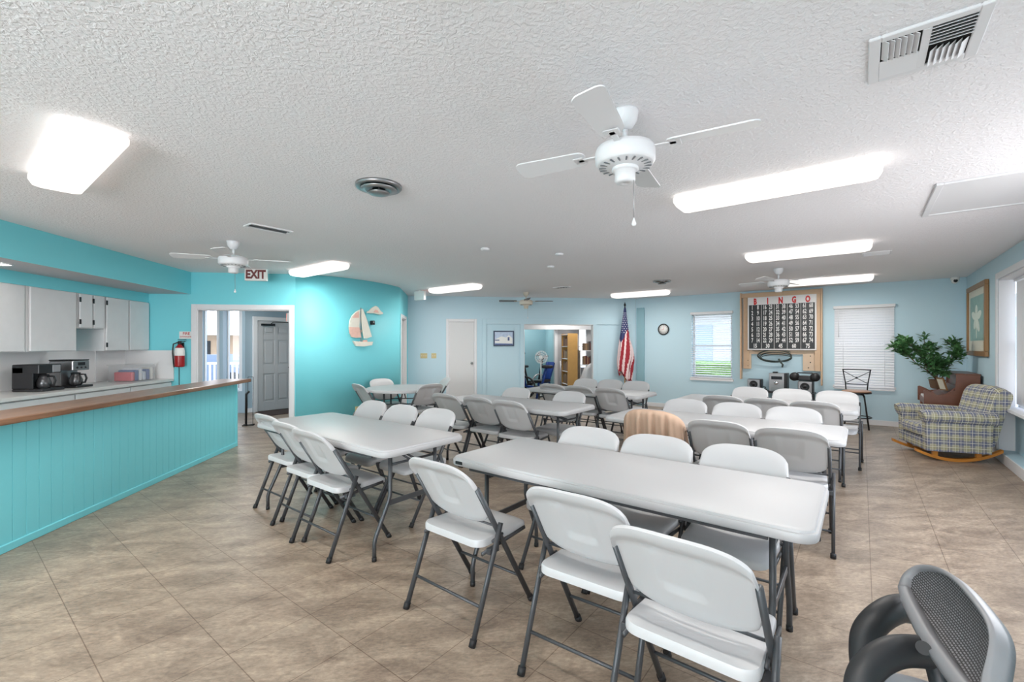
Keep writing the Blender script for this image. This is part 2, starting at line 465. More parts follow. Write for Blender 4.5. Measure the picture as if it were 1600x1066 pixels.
for (x, y), (ox, oy) in zip(curve, outer):
    q = [bm.verts.new(c) for c in ((x, y, 0), (x, y, H), (ox, oy, H), (ox, oy, 0))]
    if prev:
        for k in range(4):
            f = bm.faces.new((prev[k], q[k], q[(k+1) % 4], prev[(k+1) % 4])); f.smooth = (k == 0)
    else: bm.faces.new(q)
    prev = q
bm.faces.new(prev); struct('wall_curved', bm, M['teal'])
wall('wall_side', (-1.05, 8.74), (-1.05, 10.17), M['teal'], 0.12, holes=[(0.16, 1.0, 0, 1.95)])
# back wall with the wide opening
wall('wall_back', (-1.17, 10.17), (4.21, 10.17), M['blue'], 0.12, holes=[(1.17-0.165, 1.17+0.43, 0, 1.95), (1.17+1.55, 1.17+3.18, 0, 1.885)])
# bingo wall
p0, p1 = UV(10.17, 4.21), UV(10.17, -1.33)
_L = 4.21+1.33
wall('wall_bingo', p0, p1, M['blue'], 0.16, holes=[(4.21-2.93, 4.21-2.12, 0.70, 2.10), (4.21-0.39, 4.21+0.44, 0.68, 2.10)])
# right wall with its large window recess
p0, p1 = UV(10.17, -1.33), UV(-2.35, -1.33)
wall('wall_right', p0, p1, M['blue'], 0.14, holes=[(10.17-8.05, 10.17-2.3, 0.12, 2.22)])
p0, p1 = UV(8.05, -1.47), UV(2.3, -1.47)
wall('wall_recess', p0, p1, M['blue'], 0.12, z0=0.0, z1=0.62)
# rear wall (behind the camera) with an invented window opening for the fill lamp
wall('wall_rear', (-0.72, -2.6), (-5.0, -2.6), M['blue'], 0.14, holes=[(0.33, 3.73, 0.5, 2.3)])

# soffit over the kitchen
bm = new(); box(bm, -4.85, -3.94, -2.6, 7.3, 2.17, H)
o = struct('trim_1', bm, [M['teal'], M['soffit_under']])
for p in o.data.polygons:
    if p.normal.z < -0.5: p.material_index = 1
bm = new(); box(bm, -4.85, -4.52, -2.6, 7.3, 2.035, 2.17); struct('trim_2', bm, M['teal'])

# baseboards
def base(name, p0, p1, h=0.09, t=0.014, mm='white'):
    bm = new(); p0 = Vector(p0); p1 = Vector(p1); L = (p1-p0).length; d = (p1-p0)/L
    box(bm, 0, L, -t, 0, 0, h, 0.003, 1)
    o = struct(name, bm, M[mm]); o.location = (p0.x, p0.y, 0); o.rotation_euler = (0, 0, math.atan2(d.y, d.x)); return o
base('baseboard_bingo', UV(10.17, 4.2), UV(10.17, -1.33))
base('baseboard_right', UV(10.17, -1.33), UV(-2.3, -1.33), 0.12)
base('baseboard_back', (0.49, 10.17), (1.55, 10.17))
base('baseboard_back_left', (-1.03, 10.17), (-0.23, 10.17))
base('baseboard_back_right', (3.2, 10.17), (4.19, 10.17))

# door casings
def casing(name, w, h, m, tw=0.055, t=0.02, jamb=0.12):
    """local: opening from x=0..w, room side is -y"""
    bm = new()
    box(bm, -tw, 0.005, -t, 0.0, 0, h+tw, 0.004, 1); box(bm, w-0.005, w+tw, -t, 0.0, 0, h+tw, 0.004, 1); box(bm, 0.005, w-0.005, -t, 0.0, h-0.005, h+tw, 0.004, 1)
    box(bm, -0.001, 0.018, -0.002, jamb+0.002, 0, h+0.001); box(bm, w-0.018, w+0.001, -0.002, jamb+0.002, 0, h+0.001); box(bm, 0.018, w-0.018, -0.002, jamb+0.002, h-0.018, h+0.001)
    return struct(name, bm, m)
c = casing('trim_3', 1.33, 1.95, M['white'], 0.07); c.location = (-3.86, 7.3, 0)
c = casing('trim_4', 0.84, 1.95, M['white'], 0.06); c.location = (-1.05, 8.90, 0); c.rotation_euler = (0, 0, PI/2)
c = casing('trim_5', 0.595, 1.95, M['white'], 0.045); c.location = (-0.165, 10.17, 0)

# white flush door in the back wall
def knob(parent, loc, axis=(0, -1, 0), m='steel'):
    bm = new(); lathe(bm, [(0.028, 0), (0.028, 0.006), (0.011, 0.012), (0.011, 0.035), (0.026, 0.045), (0.028, 0.058), (0.018, 0.068), (0.001, 0.070)], 16, (0, 0, 0), 'y')
    for v in bm.verts: v.co.y *= -1
    o = obj('door_knob', bm, M[m], parent, loc, label='metal door knob'); return o
bm = new(); box(bm, 0.02, 0.575, 0.02, 0.06, 0.01, 1.93, 0.003, 1)
d = struct('door_1', bm, M['doorwhite']); d.location = (-0.165, 10.17, 0); knob(d, (0.53, 0.02, 1.0))
bm = new(); box(bm, 0.02, 0.82, 0.05, 0.09, 0.01, 1.93, 0.003, 1)
d = struct('door_2', bm, M['doorwhite']); d.location = (-1.05, 8.90, 0); d.rotation_euler = (0, 0, PI/2)

# trim framing of the folding partition in the back wall
bm = new()
for a in ((0.60, 0.69, 0, 2.0), (1.46, 1.55, 0, 1.89), (3.18, 3.27, 0, 1.89), (0.69, 4.10, 1.885, 2.0)):
    box(bm, a[0], a[1], 10.142, 10.17, a[2], a[3], 0.003, 1)
box(bm, 3.95, 4.10, 10.152, 10.17, 0, 1.885, 0.003, 1)
struct('trim_6', bm, M['blue'])
# white lining of the wide opening
bm = new(); box(bm, 1.549, 1.562, 10.15, 10.292, 0, 1.886); box(bm, 3.168, 3.181, 10.15, 10.292, 0, 1.886); box(bm, 1.562, 3.168, 10.15, 10.292, 1.873, 1.886)
struct('trim_7', bm, M['white'])
# narrow raised strip by the flag, darker colour in place of a recess's shade
bm = new(); _o = [(4.42-4.21, 0)]
box(bm, 0.02, 0.20, -0.045, 0.0, 0.0, 2.28, 0.003, 1)
o = struct('trim_8', bm, M['deepblue']); x, y = UV(10.17, 4.19); o.location = (x, y, 0); o.rotation_euler = (0, 0, -PI/4)

# ---- hall behind the opening
VH = 10.10
wall('wall_hall_window', (-6.2, 9.95), (-4.33, 9.95), M['hallblue'], 0.3, holes=[(-5.217+6.2, -4.826+6.2, 0.45, 2.2), (-4.765+6.2, -4.39+6.2, 0.45, 2.2)])
uA = UV(4.08, VH)
wall('wall_hall_far', UV(3.98, VH), UV(5.7, VH), M['hallblue'], 0.12)
wall('wall_hall_left', (-6.2, 7.42), (-6.2, 9.95), M['hallblue'], 0.12)
wall('wall_hall_right', UV(5.7, VH), (-1.17, 9.9), M['hallblue'], 0.12)
for i, (xa, xb) in enumerate(((-5.217, -4.826), (-4.765, -4.39))):
    bm = new(); y0 = 10.14
    w = 0.05
    box(bm, xa, xa+0.02, y0, y0+0.05, 0.45, 2.2); box(bm, xb-0.10, xb, y0-0.10, y0+0.05, 0.45, 2.2); box(bm, xa+0.02, xb-0.10, y0, y0+0.05, 2.16, 2.2); box(bm, xa+0.02, xb-0.10, y0, y0+0.05, 0.45, 0.5)
    wdw = struct('window_%d' % (i+3), bm, M['white'])
    bm = new(); box(bm, xa+0.02, xb-0.10, y0+0.02, y0+0.026, 0.5, 2.16); obj('window_pane', bm, M['glass'], wdw)
base('baseboard_hall', UV(3.99, VH), UV(4.13, VH), 0.09)

# six-panel grey door of the hall
dr = bpy.data.objects.new('door_3', None); C.objects.link(dr); dr['kind'] = 'structure'
x, y = UV(4.20, VH-0.045); dr.location = (x, y, 0.0); dr.rotation_euler = (0, 0, R45)
DW, DH = 0.76, 1.92
bm = new()
box(bm, 0, DW, 0, 0.035, 0.012, DH)
stiles = [0, 0.11, 0.345, 0.415, 0.65, DW]
rails = [0.012, 0.20, 0.80, 0.98, 1.52, 1.64, 1.82, DH]
for a, b in ((0, 0.11), (0.345, 0.415), (0.65, DW)): box(bm, a, b, -0.012, 0.001, 0.012, DH, 0.002, 1)
for a, b in ((0.012, 0.20), (0.80, 0.98), (1.52, 1.64), (1.82, DH)):
    box(bm, 0.11, 0.345, -0.012, 0.001, a, b, 0.002, 1); box(bm, 0.415, 0.65, -0.012, 0.001, a, b, 0.002, 1)
for a, b in ((0.20, 0.80), (0.98, 1.52), (1.64, 1.82)):
    for c0, c1 in ((0.11, 0.345), (0.415, 0.65)): box(bm, c0+0.035, c1-0.035, -0.009, 0.001, a+0.04, b-0.04, 0.008, 2)
o = obj('door_leaf', bm, M['doorgrey'], dr); o['kind'] = 'structure'
bm = new(); box(bm, 0.06, 0.34, -0.05, -0.012, DH-0.10, DH-0.055, 0.006, 2); tube(bm, [(0.26, -0.035, DH-0.05), (0.30, -0.045, DH-0.02), (0.62, -0.03, DH-0.01)], 0.008, 6)
obj('door_closer', bm, M['blackmetal'], dr, label='dark overhead door closer')
bm = new(); lathe(bm, [(0.03, 0), (0.03, -0.008), (0.012, -0.012), (0.012, -0.045), (0.001, -0.05)], 14, (DW-0.06, -0.012, 0.92), 'y'); tube(bm, [(DW-0.06, -0.055, 0.92), (DW-0.15, -0.058, 0.92)], 0.009, 8)
obj('door_handle', bm, M['blackmetal'], dr, label='dark lever handle')
bm = new()
box(bm, -0.09, -0.005, -0.02, 0.045, 0, DH+0.09, 0.004, 1); box(bm, DW+0.005, DW+0.09, -0.02, 0.045, 0, DH+0.09, 0.004, 1); box(bm, -0.005, DW+0.005, -0.02, 0.045, DH+0.006, DH+0.09, 0.004, 1)
o = struct('trim_9', bm, M['white']); o.location = dr.location; o.rotation_euler = dr.rotation_euler
bm = new(); loft(bm, 0.62, 0.36, 0.02, [(0, 0.0), (0, 0.008), (-0.01, 0.011)]); x, y = UV(4.75, VH-0.46)
tag(obj('door_mat', bm, M['rug'], loc=(x, y, 0.001), rotz=R45), 'dark brown mat on the floor in front of the grey panelled door', 'mat')
t = thing('exit_sign', 'small lit orange exit sign inside the hall at the top right of the doorway', 'exit sign', (-2.60, 7.55, 1.86))
bm = new(); box(bm, -0.03, 0.03, -0.12, 0.12, -0.09, 0.05, 0.006, 2); obj('housing', bm, M['signwhite'], t)
bm = new(); box(bm, -0.034, -0.03, -0.11, 0.11, -0.08, 0.04); obj('sign_face', bm, M['orange_lit'], t)
bm = new(); box(bm, -0.015, 0.075, 0.02, 0.05, -0.06, 0.02, 0.004, 1); obj('mounting_bracket', bm, M['signwhite'], t)
bm = new()   # thin black folding stand behind the bar end
t = thing('folding_stand', 'thin black folding stand standing on the floor behind the bar end', 'stand', (-3.62, 8.35, 0), 0.2)
tube(bm, [(0, 0, 0.0), (0, 0, 0.55), (0.05, 0, 0.60)], 0.018, 8); obj('post', bm, M['black'], t)
bm = new(); tube(bm, [(0.10, 0.02, 0.0), (0.105, 0.02, 0.85)], 0.005, 6); tube(bm, [(0.0, 0.06, 0.0), (0.02, 0.06, 0.85)], 0.004, 6); tube(bm, [(0.02, 0.06, 0.85), (0.105, 0.02, 0.85)], 0.004, 6); obj('rod_frame', bm, M['blackmetal'], t)
bm = new(); tube(bm, [(-0.05, -0.05, 0.012), (0.12, 0.07, 0.012)], 0.01, 8); tube(bm, [(-0.05, 0.07, 0.012), (0.12, -0.04, 0.012)], 0.01, 8); obj('foot', bm, M['black'], t)

# ---- room behind the wide opening
wall('wall_exercise_left', (0.9, 10.29), (0.9, 13.6), M['deepblue'], 0.1)
wall('wall_exercise_far', (0.9, 13.6), (2.74, 13.6), M['deepblue'], 0.1)
wall('wall_exercise_step', (2.74, 13.6), (2.74, 12.42), M['deepblue'], 0.1)
wall('wall_exercise_back', (2.74, 12.3), (4.3, 12.3), M['fabricgrey'], 0.12, holes=[(0.70, 0.93, 0.75, 1.98)])
wall('wall_exercise_right', (4.2, 12.3), (4.2, 10.35), M['fabricgrey'], 0.1)
bm = new(); box(bm, 0.9, 4.2, 12.12, 12.30, 1.84, H); struct('trim_10', bm, M['white'])
bm = new(); box(bm, 2.74, 2.82, 12.28, 12.30, 0, 1.84, 0.003, 1); struct('trim_11', bm, M['white'])
bm = new(); box(bm, 3.44, 3.46, 12.34, 12.38, 0.75, 1.98); box(bm, 3.65, 3.67, 12.34, 12.38, 0.75, 1.98); box(bm, 3.46, 3.65, 12.34, 12.38, 1.95, 1.98); box(bm, 3.46, 3.65, 12.34, 12.38, 0.75, 0.78); box(bm, 3.46, 3.65, 12.345, 12.375, 1.35, 1.38)
w = struct('window_5', bm, M['white']); bm = new(); box(bm, 3.46, 3.65, 12.355, 12.36, 0.78, 1.95); obj('window_pane', bm, M['glass'], w)

# ---- bingo wall windows with blinds
def bingo_window(idx, u0, u1, z0, z1, tilt, label, zext=0.0):
    """v range u0>u1; local frame: x along wall from v=u0 toward smaller v, y outward"""
    W = u0-u1
    root = bpy.data.objects.new('window_%d' % idx, None); C.objects.link(root); root['kind'] = 'structure'
    x, y = UV(10.17, u0); root.location = (x, y, 0); root.rotation_euler = (0, 0, -PI/4)
    bm = new(); f = 0.045
    for a in ((0, f, z0, z1), (W-f, W, z0, z1), (f, W-f, z0, z0+f), (f, W-f, z1-f, z1), (f, W-f, (z0+z1)/2-0.02, (z0+z1)/2+0.02)): box(bm, a[0], a[1], 0.09, 0.13, a[2], a[3], 0.003, 1)
    o = obj('window_frame', bm, M['white'], root); o['kind'] = 'structure'
    bm = new(); box(bm, f, W-f, 0.108, 0.112, z0+f, z1-f); o = obj('window_pane', bm, M['glass'], root); o['kind'] = 'structure'
    bm = new(); box(bm, -0.03, W+0.03, -0.035 if zext == 0 else -0.008, 0.0, z0-0.05, z0, 0.002, 1); box(bm, 0.0, W, 0.0, 0.09, z0-0.02, z0); o = obj('window_sill', bm, M['white'], root); o['kind'] = 'structure'
    zb_ = z0-zext; b = thing('window_blind', label, 'window blind'); b.location = root.location; b.rotation_euler = root.rotation_euler
    bm = new(); box(bm, -0.02, W+0.02, -0.055, -0.005, z1-0.035, z1+0.02, 0.004, 1); obj('headrail', bm, M['white'], b)
    bm = new(); n = int((z1-zb_-0.06)/0.0455)
    R = Matrix.Rotation(tilt, 3, 'X')
    for k in range(n):
        z = z1-0.055-0.0455*k
        box(bm, -0.005, W+0.005, -0.022-0.025, -0.022+0.025, z-0.0014, z+0.0014, rot=R)
    obj('slats', bm, M['white'], b)
    bm = new(); box(bm, -0.01, W+0.01, -0.045-zext*0.1, -0.012-zext*0.1, zb_, zb_+0.022, 0.004, 1); obj('bottom_rail', bm, M['white'], b)
    bm = new()
    for fx in (0.15, 0.85): tube(bm, [(W*fx, -0.05, z0+0.01), (W*fx, -0.05, z1-0.02)], 0.0018, 5)
    obj('ladder_cord', bm, M['white'], b)
    bm = new(); tube(bm, [(0.06, -0.06, z1-0.03), (0.06, -0.06, z1-0.55)], 0.004, 6); obj('tilt_wand', bm, M['white'], b)
bingo_window(1, 2.93, 2.12, 0.70, 2.10, math.radians(12), 'white slatted blind hanging open over the window with a green hedge outside')
bingo_window(2, 0.39, -0.44, 0.68, 2.10, math.radians(58), 'white slatted blind closed over the window behind the black bar stool', 0.07)

# right-wall recess: white lining, window and sill
root = bpy.data.objects.new('window_6', None); C.objects.link(root); root['kind'] = 'structure'
x, y = UV(8.05, -1.33); root.location = (x, y, 0); root.rotation_euler = (0, 0, -3*PI/4)    # local x runs toward -u, local y outward
W = 8.05-2.3
bm = new()
box(bm, -0.06, 0.0, -0.018, 0.0, 0.12, 2.29, 0.004, 1); box(bm, 0.0, W, -0.018, 0.0, 2.215, 2.29, 0.004, 1); box(bm, W, W+0.06, -0.018, 0.0, 0.12, 2.29, 0.004, 1)
box(bm, 0.0, 0.012, 0.0, 0.14, 0.12, 2.21); box(bm, W-0.012, W, 0.0, 0.14, 0.12, 2.21); box(bm, 0.012, W-0.012, 0.0, 0.14, 2.20, 2.214)
o = obj('window_lining', bm, M['white'], root); o['kind'] = 'structure'
bm = new(); box(bm, 0.012, W-0.012, 0.015, 0.26, 0.62, 0.66, 0.006, 2); o = obj('window_sill', bm, M['white'], root); o['kind'] = 'structure'
bm = new(); n = 4
for k in range(n+1): box(bm, 0.012+(W-0.074)*k/n, 0.062+(W-0.074)*k/n, 0.16, 0.21, 0.66, 2.2, 0.004, 1)
for z in (0.66, 1.40, 2.15): box(bm, 0.012, W-0.012, 0.165, 0.205, z, z+0.05, 0.004, 1)
o = obj('window_frame', bm, M['white'], root); o['kind'] = 'structure'
bm = new(); box(bm, 0.02, W-0.02, 0.185, 0.189, 0.68, 2.17); o = obj('window_pane', bm, M['glass'], root); o['kind'] = 'structure'
b = thing('roller_shade', 'lowered white shade in the big window recess at the right edge', 'window shade'); b.location = root.location; b.rotation_euler = root.rotation_euler
bm = new()
for q in range(9): box(bm, 0.10+0.24*q, 0.335+0.24*q, 0.132, 0.136, 0.70, 2.16, 0.0015, 1)
obj('shade_panel', bm, M['white'], b)
bm = new(); box(bm, 0.06, 2.30, 0.115, 0.155, 2.165, 2.195, 0.004, 1); obj('headrail', bm, M['white'], b)

# frame of the invented rear window, added to house the fill lamp
bm = new()
for k in range(4): box(bm, 0.33+3.35*k/3, 0.38+3.35*k/3, 0.04, 0.09, 0.5, 2.3)
for z in (0.5, 2.25): box(bm, 0.33, 3.73, 0.045, 0.085, z, z+0.05)
o = struct('window_7', bm, M['white']); o.location = (-0.72, -2.6, 0); o.rotation_euler = (0, 0, PI)

# ------------------------------------------------------------------ outdoors
bm = new(); box(bm, -40, 40, -30, 60, -0.35, -0.14); o = obj('ground', bm, M['concrete']); tag(o, 'pale ground outside the windows', 'ground'); o['kind'] = 'structure'
def hedge(name, label, loc, rotz, L, D, Hh):
    bm = new(); box(bm, -L/2, L/2, -D/2, D/2, 0, Hh)
    bmesh.ops.subdivide_edges(bm, edges=bm.edges[:], cuts=14, use_grid_fill=True)
    for v in bm.verts: v.co += Vector((random.uniform(-1, 1), random.uniform(-1, 1), random.uniform(-1, 1)))*0.05
    tag(obj(name, bm, M['hedge'], loc=loc, rotz=rotz), label, 'hedge')
x, y = UV(12.4, 2.6); hedge('hedge', 'green clipped hedge outside the window left of the bingo board', (x, y, -0.14), R45, 0.9, 7.0, 1.10)
x, y = UV(17.5, 2.5)
t = thing('building', 'pale blue grey building outside behind the hedge', 'building', (x, y, -0.14), R45)
bm = new(); box(bm, 0, 3, -7, 7, 0, 3.0); obj('wall', bm, M['siding'], t)
bm = new(); prism(bm, [(-0.7, 2.85), (3.7, 2.85), (3.7, 3.1), (1.5, 4.0), (-0.7, 3.1)], -7.5, 7.5, 'xz'); obj('roof', bm, M['roofwhite'], t)
bm = new()
bm.free()
for k in range(5):
    bm = new(); box(bm, -0.03, 0.02, -6+2.6*k, -4.8+2.6*k, 0.9, 2.3, 0.004, 1); obj('window', bm, M['bluecab'], t)
t = thing('house', 'low tan brick house with a white roof seen through the hall windows', 'house', (-10.3, 22.0, -0.14))
M['brick'] = mat('tan_brick', s(190, 165, 140), 0.9, noise=(6, 0.12))
bm = new(); box(bm, -5, 6, 0, 6, 0, 2.4); obj('wall', bm, M['brick'], t)
bm = new(); prism(bm, [(-6, 2.0), (7, 2.0), (7, 2.45), (-0.2, 3.05), (-6, 2.45)], -1.0, 6.6, 'xz'); obj('roof', bm, M['roofwhite'], t)
bm = new(); box(bm, -1.6, -0.75, -0.04, 0.02, 0.85, 1.75); obj('window', bm, M['dark'], t)
t = thing('railing', 'white picket railing outside the hall window', 'railing', (-7.4, 15.0, -0.14))
bm = new()
for k in range(26): box(bm, -1.6+0.13*k, -1.56+0.13*k, -0.02, 0.02, 0.05, 0.95)
obj('pickets', bm, M['white'], t)
bm = new(); box(bm, -1.7, 1.8, -0.03, 0.03, 0.95, 1.02); box(bm, -1.7, 1.8, -0.03, 0.03, 0.0, 0.07); obj('rail', bm, M['white'], t)
t = thing('car', 'blue grey car parked outside the left hall window', 'car', (-8.9, 17.3, -0.14), 0.1)
bm = new(); prism(bm, [(-1.9, 0.25), (-1.95, 0.65), (-1.1, 0.78), (-0.7, 1.2), (0.7, 1.22), (1.2, 0.8), (1.9, 0.7), (1.95, 0.25)], -0.8, 0.8, 'xz'); obj('body', bm, mat('car_paint', s(120, 135, 160), 0.3, metal=0.3), t)
for wx in (-1.2, 1.2):
    for wy in (-0.72, 0.72):
        bm = new(); lathe(bm, [(0.2, -0.1), (0.31, -0.09), (0.31, 0.09), (0.2, 0.1)], 20, (wx, wy*1.05, 0.31), 'y'); obj('wheel', bm, M['rubber'], t)

# ------------------------------------------------------------------ bar and kitchen
t = thing('bar_counter', 'turquoise panelled bar with a brown wood top along the kitchen', 'bar counter', (0, 0, 0))
bm = new(); box(bm, -3.16, -3.03, -2.4, 6.70, 0.0, 0.875)
obj('panel_wall', bm, M['teal'], t)
bm = new()
y = -2.4
while y < 6.69:
    box(bm, -3.0315, -3.024, y+0.0015, min(y+0.0985, 6.695), 0.05, 0.875, 0.0015, 1); y += 0.10
box(bm, -3.0315, -3.012, -2.4, 6.70, 0.0, 0.055, 0.004, 1); box(bm, -3.0315, -3.014, 6.66, 6.703, 0.055, 0.875, 0.003, 1)
obj('beadboard', bm, M['teal'], t)
bm = new(); box(bm, -3.31, -2.90, -2.4, 6.86, 0.88, 0.925, 0.008, 2); obj('wood_top', bm, M['bartop'], t)

# upper cabinets, three units; fronts face +x
def leaf(parent, y0, y1, z0, z1, hinge=None):
    bm = new(); box(bm, -4.522, -4.50, y0+0.004, y1-0.004, z0, z1, 0.003, 1)
    o = obj('door', bm, M['cab'], parent)
    if hinge is not None:
        for z in (z0+0.07, z1-0.07):
            b2 = new(); box(b2, -4.503, -4.494, hinge-0.012, hinge+0.012, z-0.03, z+0.03, 0.002, 1); obj('hinge', b2, M['blackmetal'], o)
    return o
def cabinet(label, y0, y1, z0, doors, grp='white upper kitchen cabinets'):
    t = thing('wall_cabinet', label, 'cabinet', (0, 0, 0), 0, grp)
    bm = new(); box(bm, -4.845, -4.524, y0+0.002, y1-0.002, z0, 2.034); obj('cabinet_body', bm, M['cab'], t)
    for a, b, h in doors: leaf(t, a, b, z0+0.008, 2.026, h)
cabinet('white wall cabinet at the left edge above the backsplash, cut by the frame', 3.9, 5.37, 1.33, [(3.95, 4.62, None), (4.66, 5.34, None)])
cabinet('narrow tall white wall cabinet above the black coffee maker', 5.372, 6.02, 1.33, [(5.40, 5.99, None)])
cabinet('short white two-door wall cabinet over the open gap above the counter', 6.022, 6.44, 1.61, [(6.04, 6.235, 6.045), (6.25, 6.43, 6.245)])
cabinet('tall white two-door wall cabinet at the turquoise end wall', 6.442, 7.295, 1.33, [(6.46, 6.86, 6.465), (6.88, 7.28, None)])

t = thing('kitchen_counter', 'white laminate kitchen worktop running along the wall', 'worktop')
bm = new(); box(bm, -4.84, -4.17, -2.4, 7.295, 0.868, 0.905, 0.004, 1); obj('worktop', bm, M['counter'], t)
bm = new(); box(bm, -4.845, -4.828, -2.4, 7.295, 0.906, 1.328); box(bm, -4.828, -4.17, 7.278, 7.297, 0.906, 1.328); box(bm, -4.828, -4.815, 6.72, 6.76, 0.906, 1.328)
obj('backsplash', bm, M['splash'], t)
y = 3.0; k = 0
labels = {0: 'white base cabinet at the left frame edge under the worktop', 1: 'white base cabinet below the black coffee maker', 2: 'white base cabinet below the silver coffee maker', 3: 'white base cabinet below the bare stretch of worktop', 4: 'white base cabinet under the clear plastic bin'}
for k in range(5):
    y0 = 3.0+k*0.86
    t = thing('base_cabinet', labels[k], 'cabinet', (0, 0, 0), 0, 'white base cabinets')
    bm = new(); box(bm, -4.84, -4.22, y0+0.002, min(y0+0.858, 7.295), 0.10, 0.866); box(bm, -4.84, -4.28, y0+0.002, min(y0+0.858, 7.295), 0.0, 0.10); obj('cabinet_body', bm, M['cab'], t)
    bm = new(); box(bm, -4.219, -4.20, y0+0.01, y0+0.845, 0.70, 0.855, 0.003, 1); dd = obj('drawer', bm, M['cab'], t)
    bm = new(); lathe(bm, [(0.006, 0), (0.006, 0.015), (0.014, 0.022), (0.001, 0.026)], 12, (-4.20, y0+0.42, 0.78), 'x'); obj('knob', bm, M['steel'], dd)
    for a in (0.01, 0.43):
        bm = new(); box(bm, -4.219, -4.20, y0+a, y0+a+0.415, 0.12, 0.69, 0.003, 1); obj('door', bm, M['cab'], t)
bm = new(); box(bm, -4.19, -4.165, 6.35, 6.62, 0.845, 0.868)
# outlet on the backsplash
def wall_plate(name, label, cat, loc, rotz, w=0.075, h=0.115, m='beigeplate', gangs=1, kind='switch'):
    t = thing(name, label, cat, loc, rotz)
    bm = new(); box(bm, -w/2, w/2, -0.008, 0, -h/2, h/2, 0.003, 2); obj('cover_plate', bm, M[m], t)
    for g in range(gangs):
        gx = (g-(gangs-1)/2)*0.045
        bm = new()
        if kind == 'switch': box(bm, gx-0.006, gx+0.006, -0.016, -0.006, -0.012, 0.012, 0.002, 1); obj('toggle', bm, M['matboard'], t)
        else:
            for z in (-0.022, 0.022): box(bm, gx-0.014, gx+0.014, -0.0105, -0.006, z-0.013, z+0.013, 0.002, 1)
            obj('socket', bm, M['matboard'], t)
    return t
wall_plate('wall_outlet', 'beige outlet on the backsplash left of the black coffee maker', 'outlet', (-4.827, 5.28, 1.10), PI/2, kind='outlet')
wall_plate('light_switch', 'left and wider beige switch plate on the pale blue back wall', 'light switch', (-0.70, 10.17, 1.17), 0, 0.15, 0.115, gangs=3)
wall_plate('light_switch', 'right and narrower beige switch plate beside the white door', 'light switch', (-0.48, 10.17, 1.17), 0, 0.11, 0.115, gangs=2)
wall_plate('wall_outlet', 'beige outlet low on the turquoise curved wall by the round table', 'outlet', (-1.625, 7.735, 0.33), math.atan2(0.34, 0.30), kind='outlet')
wall_plate('wall_outlet', 'small outlet low on the turquoise bar-side wall by the doorway trim', 'outlet', (-2.40, 7.305, 0.3), 0, m='white', kind='outlet') if False else None

# coffee makers on the counter
def carafe(parent, loc):
    bm = new(); lathe(bm, [(0.052, 0), (0.062, 0.02), (0.064, 0.06), (0.05, 0.10), (0.042, 0.12), (0.042, 0.13)], 20, loc)
    o = obj('carafe', bm, M['carafe_coffee'], parent, label='glass carafe')
    bm = new(); x, y, z = loc; tube(bm, [(x+0.045, y, z+0.125), (x+0.10, y, z+0.125), (x+0.115, y, z+0.08), (x+0.10, y, z+0.03), (x+0.065, y, z+0.03)], 0.009, 8, flat=1.4); obj('handle', bm, M['black'], o)
    bm = new(); lathe(bm, [(0.043, 0.128), (0.045, 0.145), (0.02, 0.15)], 16, loc); obj('lid', bm, M['black'], o)
t = thing('coffee_maker', 'black coffee maker on the kitchen worktop', 'coffee maker', (-4.50, 5.52, 0.906))
bm = new(); box(bm, -0.16, 0.13, -0.14, 0.14, 0.0, 0.03, 0.008, 2); box(bm, -0.16, -0.05, -0.14, 0.14, 0.03, 0.26, 0.006, 2); box(bm, -0.16, 0.10, -0.14, 0.14, 0.19, 0.29, 0.01, 2); box(bm, -0.06, 0.04, -0.14, -0.125, 0.03, 0.2, 0.004, 1); obj('body', bm, M['black'], t)
bm = new(); box(bm, 0.098, 0.104, 0.02, 0.12, 0.20, 0.28, 0.003, 1); obj('display_panel', bm, M['silver'], t)
carafe(t, (0.03, 0, 0.032))
t = thing('coffee_maker', 'silver and black coffee maker right of the black one', 'coffee maker', (-4.50, 5.94, 0.906))
bm = new(); box(bm, -0.16, -0.04, -0.12, 0.12, 0.025, 0.26, 0.006, 2); box(bm, -0.16, 0.09, -0.12, 0.12, 0.20, 0.315, 0.01, 2); obj('body', bm, M['steel'], t)
bm = new(); box(bm, -0.16, 0.13, -0.12, 0.12, 0.0, 0.025, 0.006, 2); box(bm, -0.165, 0.09, -0.122, 0.122, 0.315, 0.328, 0.005, 1); obj('base_and_lid', bm, M['black'], t)
bm = new()
for a in (-0.06, 0.0, 0.06): lathe(bm, [(0.012, 0), (0.012, 0.006), (0.001, 0.008)], 10, (0.09, a, 0.235), 'x')
box(bm, 0.089, 0.095, -0.05, 0.05, 0.26, 0.295, 0.002, 1); obj('control_panel', bm, M['black'], t)
carafe(t, (0.03, 0, 0.027))
